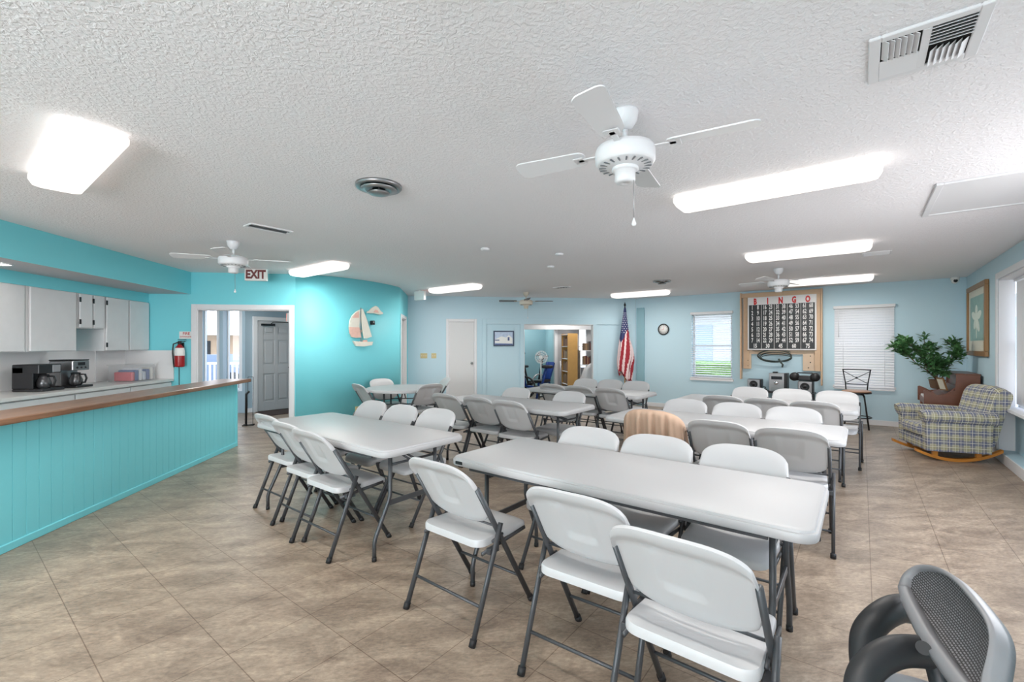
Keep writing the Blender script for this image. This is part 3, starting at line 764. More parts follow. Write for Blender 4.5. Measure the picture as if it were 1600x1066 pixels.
# clear bin with packets
t = thing('storage_bin', 'clear plastic bin of packets on the end of the kitchen worktop', 'storage bin', (-4.50, 6.93, 0.906))
bm = new()
for a in ((-0.15, 0.15, -0.23, -0.225), (-0.15, 0.15, 0.225, 0.23), (-0.15, -0.145, -0.225, 0.225), (0.145, 0.15, -0.225, 0.225)): box(bm, a[0], a[1], a[2], a[3], 0.004, 0.22)
box(bm, -0.15, 0.15, -0.23, 0.23, 0.0, 0.004); box(bm, -0.165, 0.165, -0.245, 0.245, 0.22, 0.232, 0.004, 1); obj('bin_body', bm, M['clearbin'], t)
cols = [s(200, 60, 70), s(70, 95, 150), s(225, 225, 228), s(200, 205, 215), s(90, 110, 160), s(230, 225, 215)]
nm = ['red', 'blue', 'white', 'pale grey', 'dark blue', 'cream']
for k in range(6):
    y = -0.19+0.075*k
    bm = new(); box(bm, -0.11, 0.12, y, y+0.055, 0.006, 0.13+0.05*(k % 3)/2, 0.012, 2)
    tag(obj('packet', bm, mat('packet_%d' % k, cols[k], 0.4), loc=(-4.50, 6.93, 0.906)), '%s packet standing inside the clear plastic bin' % nm[k], 'packet', 'packets in the clear bin')

# soffit downlight
bm = new(); lathe(bm, [(0.05, 0), (0.06, -0.012), (0.075, -0.012), (0.078, 0)], 20, ring=True)
t = obj('recessed_light', bm, M['white'], loc=(-4.22, 4.78, 2.168)); tag(t, 'small round light in the underside of the kitchen soffit', 'light')
bm = new(); lathe(bm, [(0.05, -0.004), (0.001, -0.0045)], 20); obj('bulb_lens', bm, mat('warm_downlight', (1, 0.95, 0.9), 0.4, emit=(1, 0.93, 0.85), estr=40.0), t)
# fire extinguisher
t = thing('fire_extinguisher', 'red fire extinguisher hanging on the turquoise end wall', 'fire extinguisher', (-4.05, 7.215, 1.08))
bm = new(); lathe(bm, [(0.03, 0), (0.062, 0.008), (0.064, 0.02), (0.064, 0.24), (0.055, 0.285), (0.03, 0.32), (0.022, 0.335)], 20); obj('cylinder', bm, M['red'], t)
bm = new(); lathe(bm, [(0.0645, 0.17), (0.0655, 0.172), (0.0655, 0.24), (0.0575, 0.282), (0.05, 0.29)], 20); obj('label_band', bm, M['signwhite'], t)
bm = new(); lathe(bm, [(0.022, 0.335), (0.024, 0.345), (0.024, 0.375), (0.01, 0.38)], 12); box(bm, -0.02, 0.08, -0.012, 0.012, 0.375, 0.385, 0.002, 1); box(bm, -0.02, 0.09, -0.012, 0.012, 0.40, 0.41, 0.002, 1); obj('valve_handle', bm, M['black'], t)
bm = new(); tube(bm, [(-0.02, -0.01, 0.365), (-0.075, -0.02, 0.34), (-0.085, -0.02, 0.22), (-0.075, -0.015, 0.06), (-0.07, -0.01, 0.0)], 0.009, 8); obj('hose', bm, M['black'], t)
bm = new(); box(bm, -0.02, 0.02, 0.06, 0.084, 0.1, 0.36, 0.002, 1); obj('wall_bracket', bm, M['blackmetal'], t)
t = thing('wall_sign', 'white sign lettered in red above the fire extinguisher', 'sign', (-4.0, 7.298, 1.555))
bm = new(); box(bm, -0.10, 0.10, -0.006, 0, -0.055, 0.055, 0.002, 1); obj('sign_panel', bm, M['signwhite'], t)
bm = new(); text_faces(bm, 'FIRE', 0.055, lambda x, y, z: (x, -0.0072, y+0.022), 1.0, bold=0.001); text_faces(bm, 'EXTINGUISHER', 0.03, lambda x, y, z: (x, -0.0072, y-0.025), 0.85, bold=0.0005); obj('lettering', bm, M['signred'], t)
# wire from the extinguisher
bm = new(); tube(bm, [(-4.10, 7.29, 1.2), (-4.10, 7.292, 0.92), (-4.095, 7.29, 0.5), (-4.09, 7.29, 0.1)], 0.005, 6); tag(obj('wall_cable', bm, M['black']), 'thin dark cable running down the turquoise wall below the extinguisher', 'cable')

# ------------------------------------------------------------------ ceiling fixtures
def light_fixture(label, u, v, rot=0.0, L=1.20, Wd=0.27):
    x, y = UV(u, v)
    t = thing('ceiling_light', label, 'ceiling light', (x, y, H), R45+rot, 'fluorescent ceiling lights')
    bm = new(); box(bm, -Wd/2+0.03, Wd/2-0.03, -L/2+0.04, L/2-0.04, -0.03, 0.0); obj('housing', bm, M['fanwhite'], t)
    bm = new(); loft(bm, Wd/2, L/2, 0.05, [(-0.012, -0.012), (0, -0.02), (0.0, -0.045), (-0.02, -0.078), (-0.06, -0.092)], 6)
    obj('lens', bm, M['lens'], t, label='glowing wrap-around lens')
    al = area_light('tube_light', (0, 0, -0.094), (0, 0, 0), Wd-0.13, L-0.13, TUBE_W, (1.0, 0.955, 0.91)); al.parent = t
light_fixture('warm glowing fluorescent light nearest the camera over the left foreground', 0.50, 3.60)
light_fixture('large glowing fluorescent light right of the white ceiling fan', 3.45, 0.50)
light_fixture('second glowing fluorescent light behind the large right one', 6.08, 0.51)
light_fixture('glowing fluorescent light nearest the bingo board partly behind a small fan', 8.95, 0.45)
light_fixture('glowing fluorescent light near the flag', 8.95, 3.62)
light_fixture('glowing fluorescent light beside the exit sign over the turquoise wall', 3.30, 6.0)
light_fixture('glowing fluorescent light over the far left by the white door', 5.97, 6.0)
light_fixture('fluorescent light on the ceiling behind the camera to the right', 0.60, 0.40)
light_fixture('fluorescent light on the ceiling above the kitchen side behind the frame', -1.6, 3.60)
light_fixture('added unseen fluorescent light brightening the exercise room near the opening', 10.1, 5.9)  # fixture added out of sight to lift the dark back room
light_fixture('added unseen fluorescent light brightening the far end of the exercise room', 10.46, 7.92)  # second unseen fixture, added to brighten the far blue walls
light_fixture('added fluorescent light, brightening the backsplash, over the kitchen bar beyond the left edge of the picture', -0.45, 4.20)  # put in off-frame to throw light onto the backsplash
light_fixture('added unseen fluorescent light in the hall behind the turquoise wall', 3.40, 9.0)  # hidden fixture added to brighten the grey hall door

def ceiling_fan(label, u, v, z_drop=0.0, blades=4, mm='fanwhite', bm_='fanwhite', pull=True, R0=0.10, phase=0.3, span=0.37, down=0.07):
    x, y = UV(u, v)
    t = thing('ceiling_fan', label, 'ceiling fan', (x, y, H), 0.0, 'ceiling fans')
    bm = new(); lathe(bm, [(0.062, 0), (0.062, -0.012), (0.056, -0.045), (0.035, -0.075), (0.02, -0.085)], 28); obj('canopy', bm, M[mm], t)
    bm = new(); lathe(bm, [(0.012, -0.075), (0.012, -0.085-down)], 14); obj('downrod', bm, M[mm], t)
    z = -0.08-down
    bm = new(); lathe(bm, [(0.03, z), (0.10, z-0.008), (0.132, z-0.022), (0.138, z-0.04), (0.138, z-0.085), (0.128, z-0.10), (0.125, z-0.102), (0.08, z-0.112), (0.06, z-0.115)], 36)
    mo = obj('motor_housing', bm, M[mm], t)
    bm = new()
    for k in range(20):
        a = 2*PI*k/20
        Rm = Matrix.Rotation(a, 3, 'Z')
        vs = box(bm, -0.02, 0.02, -0.0035, 0.0035, -0.002, 0.002)
        for vv in vs: vv.co = Rm @ (vv.co+Vector((0.1, 0, z-0.1085)))
    obj('vent_slots', bm, M['fangrey'], mo)
    bm = new(); lathe(bm, [(0.06, z-0.11), (0.062, z-0.125), (0.055, z-0.13), (0.047, z-0.132), (0.047, z-0.175), (0.04, z-0.185), (0.012, z-0.187), (0.01, z-0.183)], 28); obj('switch_housing', bm, M[mm], t)
    for k in range(blades):
        a = phase+2*PI*k/blades; Rm = Matrix.Rotation(a, 3, 'Z'); Tm = Matrix.Rotation(math.radians(11), 3, 'X')
        bm = new()
        out = rrect(span/2, 0.06, 0.035, 5)
        prism(bm, [(px, py*(1+0.12*px/(span/2))) for px, py in out], -0.003, 0.003)
        for vv in bm.verts: vv.co = Rm @ (Tm @ vv.co + Vector((0.19+span/2, 0, z-0.03)))
        bl = obj('blade', bm, M[bm_], t)
        bm = new(); box(bm, 0.12, 0.23, -0.014, 0.014, -0.003, 0.003, 0.002, 1); box(bm, 0.20, 0.25, -0.035, 0.035, -0.003, 0.002, 0.002, 1)
        for vv in bm.verts: vv.co = Rm @ (vv.co+Vector((0, 0, z-0.038)))
        obj('blade_iron', bm, M[mm], bl)
    if pull:
        bm = new(); tube(bm, [(0.03, -0.03, z-0.16), (0.031, -0.031, z-0.36)], 0.0015, 5); pc = obj('pull_chain', bm, M['steel'], t)
        bm = new(); lathe(bm, [(0.001, 0.0), (0.005, -0.01), (0.011, -0.03), (0.008, -0.038), (0.001, -0.04)], 12, (0.031, -0.031, z-0.355)); obj('pull_knob', bm, M['fanwhite'], pc)
    return t
ceiling_fan('white ceiling fan closest to the camera with its pull chain hanging', 2.0, 0.88, phase=0.95)
ceiling_fan('white ceiling fan by the exit sign on the turquoise side', 1.95, 5.25, phase=0.2)
ceiling_fan('small white ceiling fan in front of the bingo board', 7.43, 0.94, phase=0.5, pull=False)
ceiling_fan('cream ceiling fan with a grey blade in front of the back wall', 7.54, 5.49, mm='fancream', bm_='fangrey', phase=-0.1, pull=True)

def register(name, label, u0, u1, v0, v1, kind, cat='vent'):
    """four-way or slotted grille; u0<u1, v0>v1"""
    x, y = UV((u0+u1)/2, (v0+v1)/2)
    t = thing(name, label, cat, (x, y, H), R45)
    hx, hy = (u1-u0)/2, (v0-v1)/2; fr = 0.035 if kind == 'four' else 0.02
    bm = new(); box(bm, -hx, hx, hy-fr, hy, -0.012, 0, 0.003, 1); box(bm, -hx, hx, -hy, -hy+fr, -0.012, 0, 0.003, 1); box(bm, -hx, -hx+fr, -hy+fr, hy-fr, -0.012, 0, 0.003, 1); box(bm, hx-fr, hx, -hy+fr, hy-fr, -0.012, 0, 0.003, 1)
    if kind == 'four': box(bm, -hx+fr, hx-fr, -0.012, 0.012, -0.013, -0.002)
    obj('frame', bm, M['fanwhite'], t)
    bm = new(); box(bm, -hx+fr, hx-fr, -hy+fr, hy-fr, -0.002, -0.0005); obj('duct_shade_plate', bm, M['dark'], t)  # dark plate on the ceiling, painted for the shade inside the duct
    bm = new()
    if kind == 'four':
        R1 = Matrix.Rotation(math.radians(40), 3, 'X'); R2 = Matrix.Rotation(math.radians(-40), 3, 'Y')
        a = hx-fr; b = hy-fr; n = 6
        for k in range(n):   # left half (positive v): fins along u in the near half
            yy = 0.02+(b-0.025)*(k+0.5)/n
            box(bm, -a, 0.0, yy-0.012, yy+0.012, -0.0125, -0.0105, rot=R1)
            box(bm, 0.02, a, -yy-0.012, -yy+0.012, -0.0125, -0.0105, rot=Matrix.Rotation(math.radians(-40), 3, 'X'))
        for k in range(6):
            xx = 0.01+(a-0.01)*(k+0.5)/6
            box(bm, xx-0.012, xx+0.012, 0.012, b, -0.0125, -0.0105, rot=Matrix.Rotation(math.radians(10), 3, 'Y'))
            box(bm, -xx-0.009, -xx+0.009, -b, -0.012, -0.0115, -0.0100, rot=Matrix.Rotation(math.radians(-42), 3, 'Y'))
    elif kind == 'slot':
        n = max(2, int((2*hy-2*fr)/0.05))
        for k in range(n):
            yy = -hy+fr+(2*hy-2*fr)*(k+0.5)/n
            box(bm, -hx+fr, hx-fr, yy-0.002, yy+0.002, -0.012, -0.002)
    else:
        n = int((2*hx-2*fr)/0.025)
        for k in range(n):
            xx = -hx+fr+(2*hx-2*fr)*(k+0.5)/n
            box(bm, xx-0.008, xx+0.008, -hy+fr, hy-fr, -0.009, -0.007, rot=Matrix.Rotation(math.radians(45), 3, 'Y'))
    obj('louvers', bm, M['fanwhite'] if kind != 'slot' else M['steel'], t)
register('ceiling_vent', 'large white four-way vent at the top right of the picture', 2.06, 2.40, -0.02, -0.34, 'four')
register('ceiling_vent', 'narrow grey slotted vent in front of the exit sign', 1.74, 2.13, 4.47, 4.31, 'slot')
register('ceiling_vent', 'small white vent between the far right fluorescent lights', 6.76, 7.0, 0.0, -0.28, 'slats')
register('ceiling_vent', 'small dark vent right of the cream fan', 7.2, 7.36, 4.62, 4.28, 'slot')
register('ceiling_vent', 'louvered vent in the ceiling behind the camera', -1.0, -0.7, 1.0, 0.7, 'slats')

def diffuser(label, u, v, r):
    x, y = UV(u, v); t = thing('ceiling_diffuser', label, 'vent', (x, y, H), 0, 'round metal diffusers')
    bm = new(); lathe(bm, [(r*0.60, -0.004), (r*0.72, -0.016), (r*0.95, -0.022), (r, -0.014), (r*1.0, 0.0)], 36, ring=True); obj('outer_ring', bm, M['steel'], t)
    bm = new(); lathe(bm, [(r*0.30, -0.02), (r*0.55, -0.03), (r*0.78, -0.026), (r*0.80, -0.030), (r*0.55, -0.038), (r*0.30, -0.028)], 36, ring=True); obj('middle_cone', bm, M['steel'], t)
    bm = new(); lathe(bm, [(r*0.12, -0.03), (r*0.40, -0.052), (r*0.46, -0.050), (r*0.44, -0.058), (r*0.2, -0.063), (0.001, -0.064)], 30); obj('centre_cone', bm, M['steel'], t)
    bm = new(); lathe(bm, [(0.001, -0.0035), (r*0.6, -0.003), (r*0.6, -0.001)], 30); obj('duct_shade_plate', bm, M['dark'], t)  # no hole here: a dark disc gives the shaded inside of the diffuser
    bm = new(); tube(bm, [(0, 0, -0.003), (0, 0, -0.06)], 0.004, 6); obj('centre_rod', bm, M['steel'], t)
diffuser('shiny round metal diffuser left of the white ceiling fan', 1.88, 2.62, 0.155)
diffuser('dark round diffuser far off beside the light near the flag', 7.6, 2.68, 0.15)
for lab, u, v in (('leftmost of the three small white ceiling discs', 3.83, 3.36), ('right and nearer of the three small white ceiling discs', 4.59, 2.85), ('farthest of the three small white ceiling discs', 5.25, 3.40)):
    x, y = UV(u, v); bm = new(); lathe(bm, [(0.045, 0), (0.052, -0.008), (0.047, -0.022), (0.03, -0.028), (0.001, -0.029)], 22)
    tag(obj('ceiling_disc', bm, M['fanwhite'], loc=(x, y, H)), lab, 'smoke detector', 'small round ceiling discs')  # plain white discs, function not known
x, y = UV(4.66, -0.78)
t = thing('attic_hatch', 'flat white attic hatch in the ceiling at the right edge', 'attic hatch', (x, y, H), R45)
bm = new(); box(bm, -0.44, 0.44, -0.34, 0.34, -0.008, 0.0); obj('hatch_panel', bm, M['white'], t)
bm = new()
for a in ((-0.48, 0.48, 0.34, 0.38), (-0.48, 0.48, -0.38, -0.34), (-0.48, -0.44, -0.34, 0.34), (0.44, 0.48, -0.34, 0.34)): box(bm, a[0], a[1], a[2], a[3], -0.016, 0, 0.003, 1)
obj('hatch_frame', bm, M['white'], t)

t = thing('exit_sign', 'white exit sign with dark red letters hanging from the ceiling by the turquoise wall', 'exit sign', (-2.86, 6.92, 2.42), 0.0)
bm = new(); box(bm, -0.15, 0.15, -0.025, 0.025, -0.085, 0.085, 0.004, 1); box(bm, -0.05, 0.05, -0.02, 0.02, 0.08, 0.082); obj('housing', bm, M['signwhite'], t)
bm = new(); text_faces(bm, 'EXIT', 0.165, lambda x, y, z: (x, -0.0265, y), 0.80, bold=0.0075); obj('lettering', bm, M['exitred'], t, label='dark red letters')
t = thing('exit_sign', 'small white sign box seen edge on at the end of the turquoise wall', 'exit sign', (-0.70, 9.08, 2.40), 0.9)
bm = new(); box(bm, -0.03, 0.03, -0.13, 0.13, -0.10, 0.08, 0.005, 1); box(bm, -0.012, 0.012, -0.03, 0.03, 0.08, 0.10); obj('housing', bm, M['signwhite'], t)
bm = new(); box(bm, 0.0302, 0.033, -0.11, 0.11, -0.08, 0.06); obj('sign_face', bm, M['orange_lit'], t)

# ------------------------------------------------------------------ folding chair
def sgn(x): return -1 if x < 0 else 1
def chair_parts(t):
    # local: faces +x, origin on the floor below the top of the back
    P, G = M['plastic'], M['metal']
    # backrest
    bm = new(); NS, NT = 28, 20
    def zt(sv): return 0.725+0.113*max(0, 1-abs(sv)**3.3)**(1/2.6)
    def zb(sv): return 0.572-0.068*max(0, 1-abs(sv)**3.0)**(1/2.2)
    def pt(i, j, back):
        sv = -1+2*i/NS; tt = j/NT
        sv = math.sin(sv*PI/2)*0.35+sv*0.65
        z = zb(sv)+(zt(sv)-zb(sv))*tt
        y = sv*(0.208+0.018*min(1, (z-0.5)/0.3))
        x = 0.02+(0.80-z)*0.56-0.022*(1-sv*sv)
        k = max(0, (tt-0.80)/0.20); x -= 0.022*k*k
        th = 0.014+0.016*min(1, k*1.6)*(1-0.3*k)
        edge = min(i, NS-i)
        if j in (0, NT) or edge == 0: th *= 0.55
        if back:
            x -= th*0.86; z -= th*0.4
            if j > NT-4 and not j == NT: z -= 0.004*k
            if abs(sv) < 0.36-0.10*(1-tt) and 0.30 < tt < 0.84: x += 0.012
        return (x, y, z)
    A = [[bm.verts.new(pt(i, j, False)) for j in range(NT+1)] for i in range(NS+1)]
    B = [[bm.verts.new(pt(i, j, True)) for j in range(NT+1)] for i in range(NS+1)]
    for i in range(NS):
        for j in range(NT):
            bm.faces.new((A[i][j], A[i+1][j], A[i+1][j+1], A[i][j+1])); bm.faces.new((B[i][j], B[i][j+1], B[i+1][j+1], B[i+1][j]))
    for i in range(NS):
        bm.faces.new((A[i][0], B[i][0], B[i+1][0], A[i+1][0])); bm.faces.new((A[i][NT], A[i+1][NT], B[i+1][NT], B[i][NT]))
    for j in range(NT):
        bm.faces.new((A[0][j], A[0][j+1], B[0][j+1], B[0][j])); bm.faces.new((A[NS][j], B[NS][j], B[NS][j+1], A[NS][j+1]))
    bmesh.ops.recalc_face_normals(bm, faces=bm.faces[:])
    o = obj('backrest', bm, P, t, smooth=True, normals=False); smooth_angle(o, 50)
    # seat
    bm = new(); NR = 8; m = 0
    out = rrect(0.205, 0.203, 0.055, 6); m = len(out)
    def ztop(x, y):
        q = x/0.205
        return 0.452-0.016*(1-(y/0.203)**2)*(1-min(1, abs(q+0.25))**2)-0.022*max(0, (q-0.55)/0.45)**2+0.006*max(0, (-q-0.6)/0.4)
    cx = 0.285; rings = []
    for k in range(1, NR+1):
        f = k/NR; rings.append([bm.verts.new((cx+x*f, y*f*(1-0.04*(x*f/0.205)), ztop(x*f, y*f)-(0.006 if k == NR else 0))) for x, y in out])
    c0 = bm.verts.new((cx, 0, ztop(0, 0)))
    for q in range(m): bm.faces.new((c0, rings[0][q], rings[0][(q+1) % m]))
    rings.append([bm.verts.new((cx+x*1.022, y*1.022*(1-0.04*x/0.205), ztop(x, y)-0.016)) for x, y in out])
    rings.append([bm.verts.new((cx+x*1.02, y*1.02*(1-0.04*x/0.205), ztop(x, y)-0.040)) for x, y in out])
    rings.append([bm.verts.new((cx+x*0.97, y*0.97*(1-0.04*x/0.205), ztop(x, y)-0.046)) for x, y in out])
    for Ra, Rb in zip(rings, rings[1:]):
        for q in range(m): bm.faces.new((Ra[q], Rb[q], Rb[(q+1) % m], Ra[(q+1) % m]))
    bm.faces.new(rings[-1])
    o = obj('seat', bm, P, t, smooth=True); smooth_angle(o, 50)
    r = 0.0150
    for sy in (-1, 1):
        y = sy*0.2245
        bm = new(); tube(bm, [(0.055, y*0.985, 0.715), (0.20, y, 0.475), (0.475, y, 0.02)], r, 10, flat=0.75)
        lg = obj('leg', bm, G, t, label='long front leg that runs up behind the back')
        bm = new(); tube(bm, [(0.470, y, 0.030), (0.488, y, 0.0)], r*1.15, 10); obj('foot_cap', bm, M['rubber'], lg)
        y2 = sy*0.243
        bm = new(); tube(bm, [(0.205, y2, 0.515), (0.008, y2, 0.02)], r, 10, flat=0.75)
        lg = obj('leg', bm, G, t, label='rear leg')
        bm = new(); tube(bm, [(0.010, y2, 0.030), (-0.002, y2, 0.0)], r*1.15, 10); obj('foot_cap', bm, M['rubber'], lg)
        bm = new(); tube(bm, [(0.10, sy*0.212, 0.385), (0.30, sy*0.212, 0.402), (0.44, sy*0.212, 0.412)], 0.011, 8, flat=0.6)
        box(bm, 0.13, 0.20, min(sy*0.212, sy*0.238), max(sy*0.212, sy*0.238), 0.375, 0.405, 0.002, 1)
        tube(bm, [(0.17, sy*0.216, 0.425), (0.25, sy*0.216, 0.44)], 0.008, 6)
        obj('seat_rail', bm, G, t)
    bm = new(); tube(bm, [(0.062, -0.243, 0.155), (0.062, 0.243, 0.155)], 0.0075, 8); obj('stretcher', bm, G, t)
    bm = new(); tube(bm, [(0.382, -0.2245, 0.175), (0.382, 0.2245, 0.175)], 0.0075, 8); obj('stretcher', bm, G, t)
    bm = new(); tube(bm, [(0.185, -0.2245, 0.50), (0.185, 0.2245, 0.50)], 0.006, 8); obj('hinge_rod', bm, G, t)

GRP = 'white folding chairs'
chair0 = thing('folding_chair', '', 'chair', (0, 0, 0), 0, GRP); chair_parts(chair0); remember(chair0)
first = [True]
def place_chair(label, u, v, ang, xy=None, jit=None):
    x, y = UV(u, v) if xy is None else xy
    if first[0]:
        first[0] = False; chair0.location = (x, y, 0); chair0.rotation_euler = (0, 0, ang); chair0['label'] = label; return chair0
    return dup(chair0, (x, y, 0), ang, label, GRP)

NEAR, FAR = R45, R45+PI
place_chair('white folding chair in the foreground, leftmost on the camera side of the nearest table', 1.54, 1.67, NEAR-0.02)
place_chair('white folding chair in the middle of the camera side of the nearest table', 1.54, 0.90, NEAR+0.03)
place_chair('white folding chair closest to the camera, at the right of the nearest table', 1.38, 0.45, NEAR-0.03)
place_chair('white folding chair on the far side of the nearest table, leftmost of three', 2.74, 1.46, FAR)
place_chair('white folding chair on the far side of the nearest table, middle, before the tan jacket', 2.75, 1.00, FAR)
place_chair('white folding chair on the far side of the nearest table, rightmost of three', 2.76, 0.52, FAR)
place_chair('white folding chair under the draped tan jacket', 3.68, 1.38, NEAR)
place_chair('white folding chair right of the tan jacket, on the near side of the second table', 3.66, 0.87, NEAR)
place_chair('white folding chair at the right end of the near side of the second table', 3.62, 0.39, NEAR+0.03)
place_chair('white folding chair on the far side of the second table, above the tan jacket', 4.82, 1.45, FAR)
place_chair('white folding chair on the far side of the second table, middle of three', 4.81, 0.96, FAR)
place_chair('white folding chair on the far side of the second table, rightmost of three', 4.80, 0.49, FAR)
place_chair('white folding chair near side of the table under the bingo board, leftmost of three', 5.50, 1.25, NEAR)
place_chair('white folding chair near side of the table under the bingo board, middle of three', 5.52, 0.82, NEAR)
place_chair('white folding chair near side of the table under the bingo board, rightmost of three', 5.52, 0.385, NEAR)
place_chair('white folding chair facing us below the left stereo speaker', 6.78, 1.19, FAR)
place_chair('white folding chair facing us below the silver stereo', 6.80, 0.71, FAR)
place_chair('white folding chair facing us in front of the black bar stool', 6.84, 0.24, FAR)
place_chair('white folding chair beside the bar, farthest left at the left table', 1.70, 3.88, NEAR)
place_chair('white folding chair in the middle of the near side of the left table', 1.62, 3.38, NEAR)
place_chair('white folding chair at the near corner of the left table, nearest the camera there', 1.56, 2.95, NEAR)
place_chair('white folding chair on the far side of the left table, by the turquoise wall', 2.73, 3.90, FAR)
place_chair('white folding chair on the far side of the left table, middle of three', 2.71, 3.41, FAR)
place_chair('white folding chair on the far side of the left table, rightmost of three', 2.74, 2.96, FAR)
place_chair('white folding chair near side of the middle table, leftmost, below the white door', 3.72, 3.90, NEAR)
place_chair('white folding chair near side of the middle table, centre of three', 3.72, 3.38, NEAR)
place_chair('white folding chair near side of the middle table, rightmost of three', 3.66, 2.90, NEAR)
place_chair('white folding chair on the far side of the middle table, left one of two', 4.77, 3.62, FAR)
place_chair('white folding chair on the far side of the middle table, right one of two', 4.77, 2.81, FAR)
place_chair('white folding chair near side of the table by the flag, leftmost, before the exercise room', 5.62, 3.62, NEAR)
place_chair('white folding chair near side of the table by the flag, middle of three', 5.58, 3.16, NEAR)
place_chair('white folding chair near side of the table by the flag, rightmost of three', 5.54, 2.66, NEAR)
place_chair('white folding chair on the far side of the table by the flag, leftmost of three', 6.80, 3.69, FAR)
place_chair('white folding chair far side of the table by the flag, directly below it', 6.84, 3.26, FAR)
place_chair('white folding chair on the far side of the table by the flag, rightmost of three', 6.82, 2.81, FAR)
place_chair('white folding chair at the left of the round table, seen from its side', 0, 0, 0.62, (-1.42, 6.88))
place_chair('white folding chair behind the round table against the turquoise wall', 0, 0, -0.88, (-1.25, 7.84))
place_chair('white folding chair at the near right of the round table, back toward us', 0, 0, 2.25, (-0.36, 6.76))
place_chair('white folding chair at the far right of the round table by the blue wall', 0, 0, 3.45, (-0.17, 7.95))

# ------------------------------------------------------------------ folding tables (long axis = local y)
def table_legs(t, ysgn, half, zt=0.70):
    yy = ysgn*(half-0.16)
    for sx in (-1, 1):
        bm = new(); tube(bm, [(sx*0.20, yy, zt), (sx*0.20, yy, 0.40), (sx*0.215, yy, 0.355), (sx*0.315, yy, 0.15), (sx*0.325, yy, 0.11), (sx*0.325, yy, 0.02)], 0.0135, 10)
        lg = obj('leg', bm, M['metal'], t)
        bm = new(); tube(bm, [(sx*0.325, yy, 0.025), (sx*0.325, yy, 0.0)], 0.0155, 10); obj('foot_cap', bm, M['rubber'], lg)
    bm = new(); box(bm, -0.215, 0.215, yy-0.006, yy+0.006, 0.33, 0.365, 0.002, 1); obj('cross_bar', bm, M['metal'], t)
    bm = new(); tube(bm, [(-0.20, yy, 0.60), (0.20, yy, 0.60)], 0.009, 8); obj('cross_bar', bm, M['metal'], t)
    bm = new(); tube(bm, [(-0.20, yy, zt-0.008), (0.20, yy, zt-0.008)], 0.012, 8); obj('cross_bar', bm, M['metal'], t)
    bm = new(); tube(bm, [(0.02, yy-ysgn*0.42, zt-0.005), (0.02, yy-ysgn*0.02, 0.60)], 0.009, 8, flat=0.6); tube(bm, [(-0.02, yy-ysgn*0.42, zt-0.005), (-0.02, yy-ysgn*0.02, 0.60)], 0.009, 8, flat=0.6)
    lathe(bm, [(0.02, -0.03), (0.02, 0.03)], 12, (0, yy-ysgn*0.18, 0.645), 'x'); obj('brace', bm, M['metal'], t)
def folding_table():
    t = thing('folding_table', '', 'table', (0, 0, 0), 0, 'white folding tables')
    bm = new(); loft(bm, 0.365, 0.915, 0.07, [(-0.02, 0.700), (-0.004, 0.692), (0.0, 0.697), (0.0, 0.722), (-0.003, 0.727), (-0.010, 0.728), (-0.013, 0.737), (-0.020, 0.740)], 8)
    o = obj('tabletop', bm, M['tabletop'], t); smooth_angle(o, 40)
    for sx in (-1, 1):
        bm = new(); box(bm, min(sx*0.335, sx*0.352), max(sx*0.335, sx*0.352), -0.76, 0.76, 0.675, 0.70, 0.002, 1); obj('side_rail', bm, M['metal'], t)
    table_legs(t, 1, 0.915); table_legs(t, -1, 0.915)
    bm = new(); box(bm, -0.28, 0.28, -0.03, 0.03, 0.682, 0.699, 0.002, 1); obj('centre_hinge', bm, M['rubber'], t)
    return t
tb = folding_table(); remember(tb)
TA = [('nearest long white folding table in the right foreground', 2.255, 1.035, R45),
      ('long white folding table on the left beside the turquoise bar', 2.08, 3.25, R45),
      ('long white folding table in the middle before the white door', 4.19, 3.25, R45),
      ('second long white folding table behind the nearest one, beside the tan jacket', 4.22, 1.00, R45),
      ('long white folding table under the bingo board and stereo', 6.02, 0.93, R45),
      ('long white folding table near the flag and the exercise room', 5.97, 3.20, R45)]
for i, (lab, u, v, a) in enumerate(TA):
    x, y = UV(u, v)
    if i == 0: o = tb; o.location = (x, y, 0); o.rotation_euler = (0, 0, a); o['label'] = lab
    else: dup(tb, (x, y, 0), a, lab, 'white folding tables')
# small dark maker's plate at the left end of the nearest table
bm = new(); box(bm, -0.388, -0.3655, 0.80, 0.855, 0.703, 0.721, 0.002, 1)
for v in bm.verts: v.co.x = -0.3668 if v.co.x < -0.37 else -0.36
obj('name_plate', bm, M['black'], tb, label='small dark plate on the table edge')
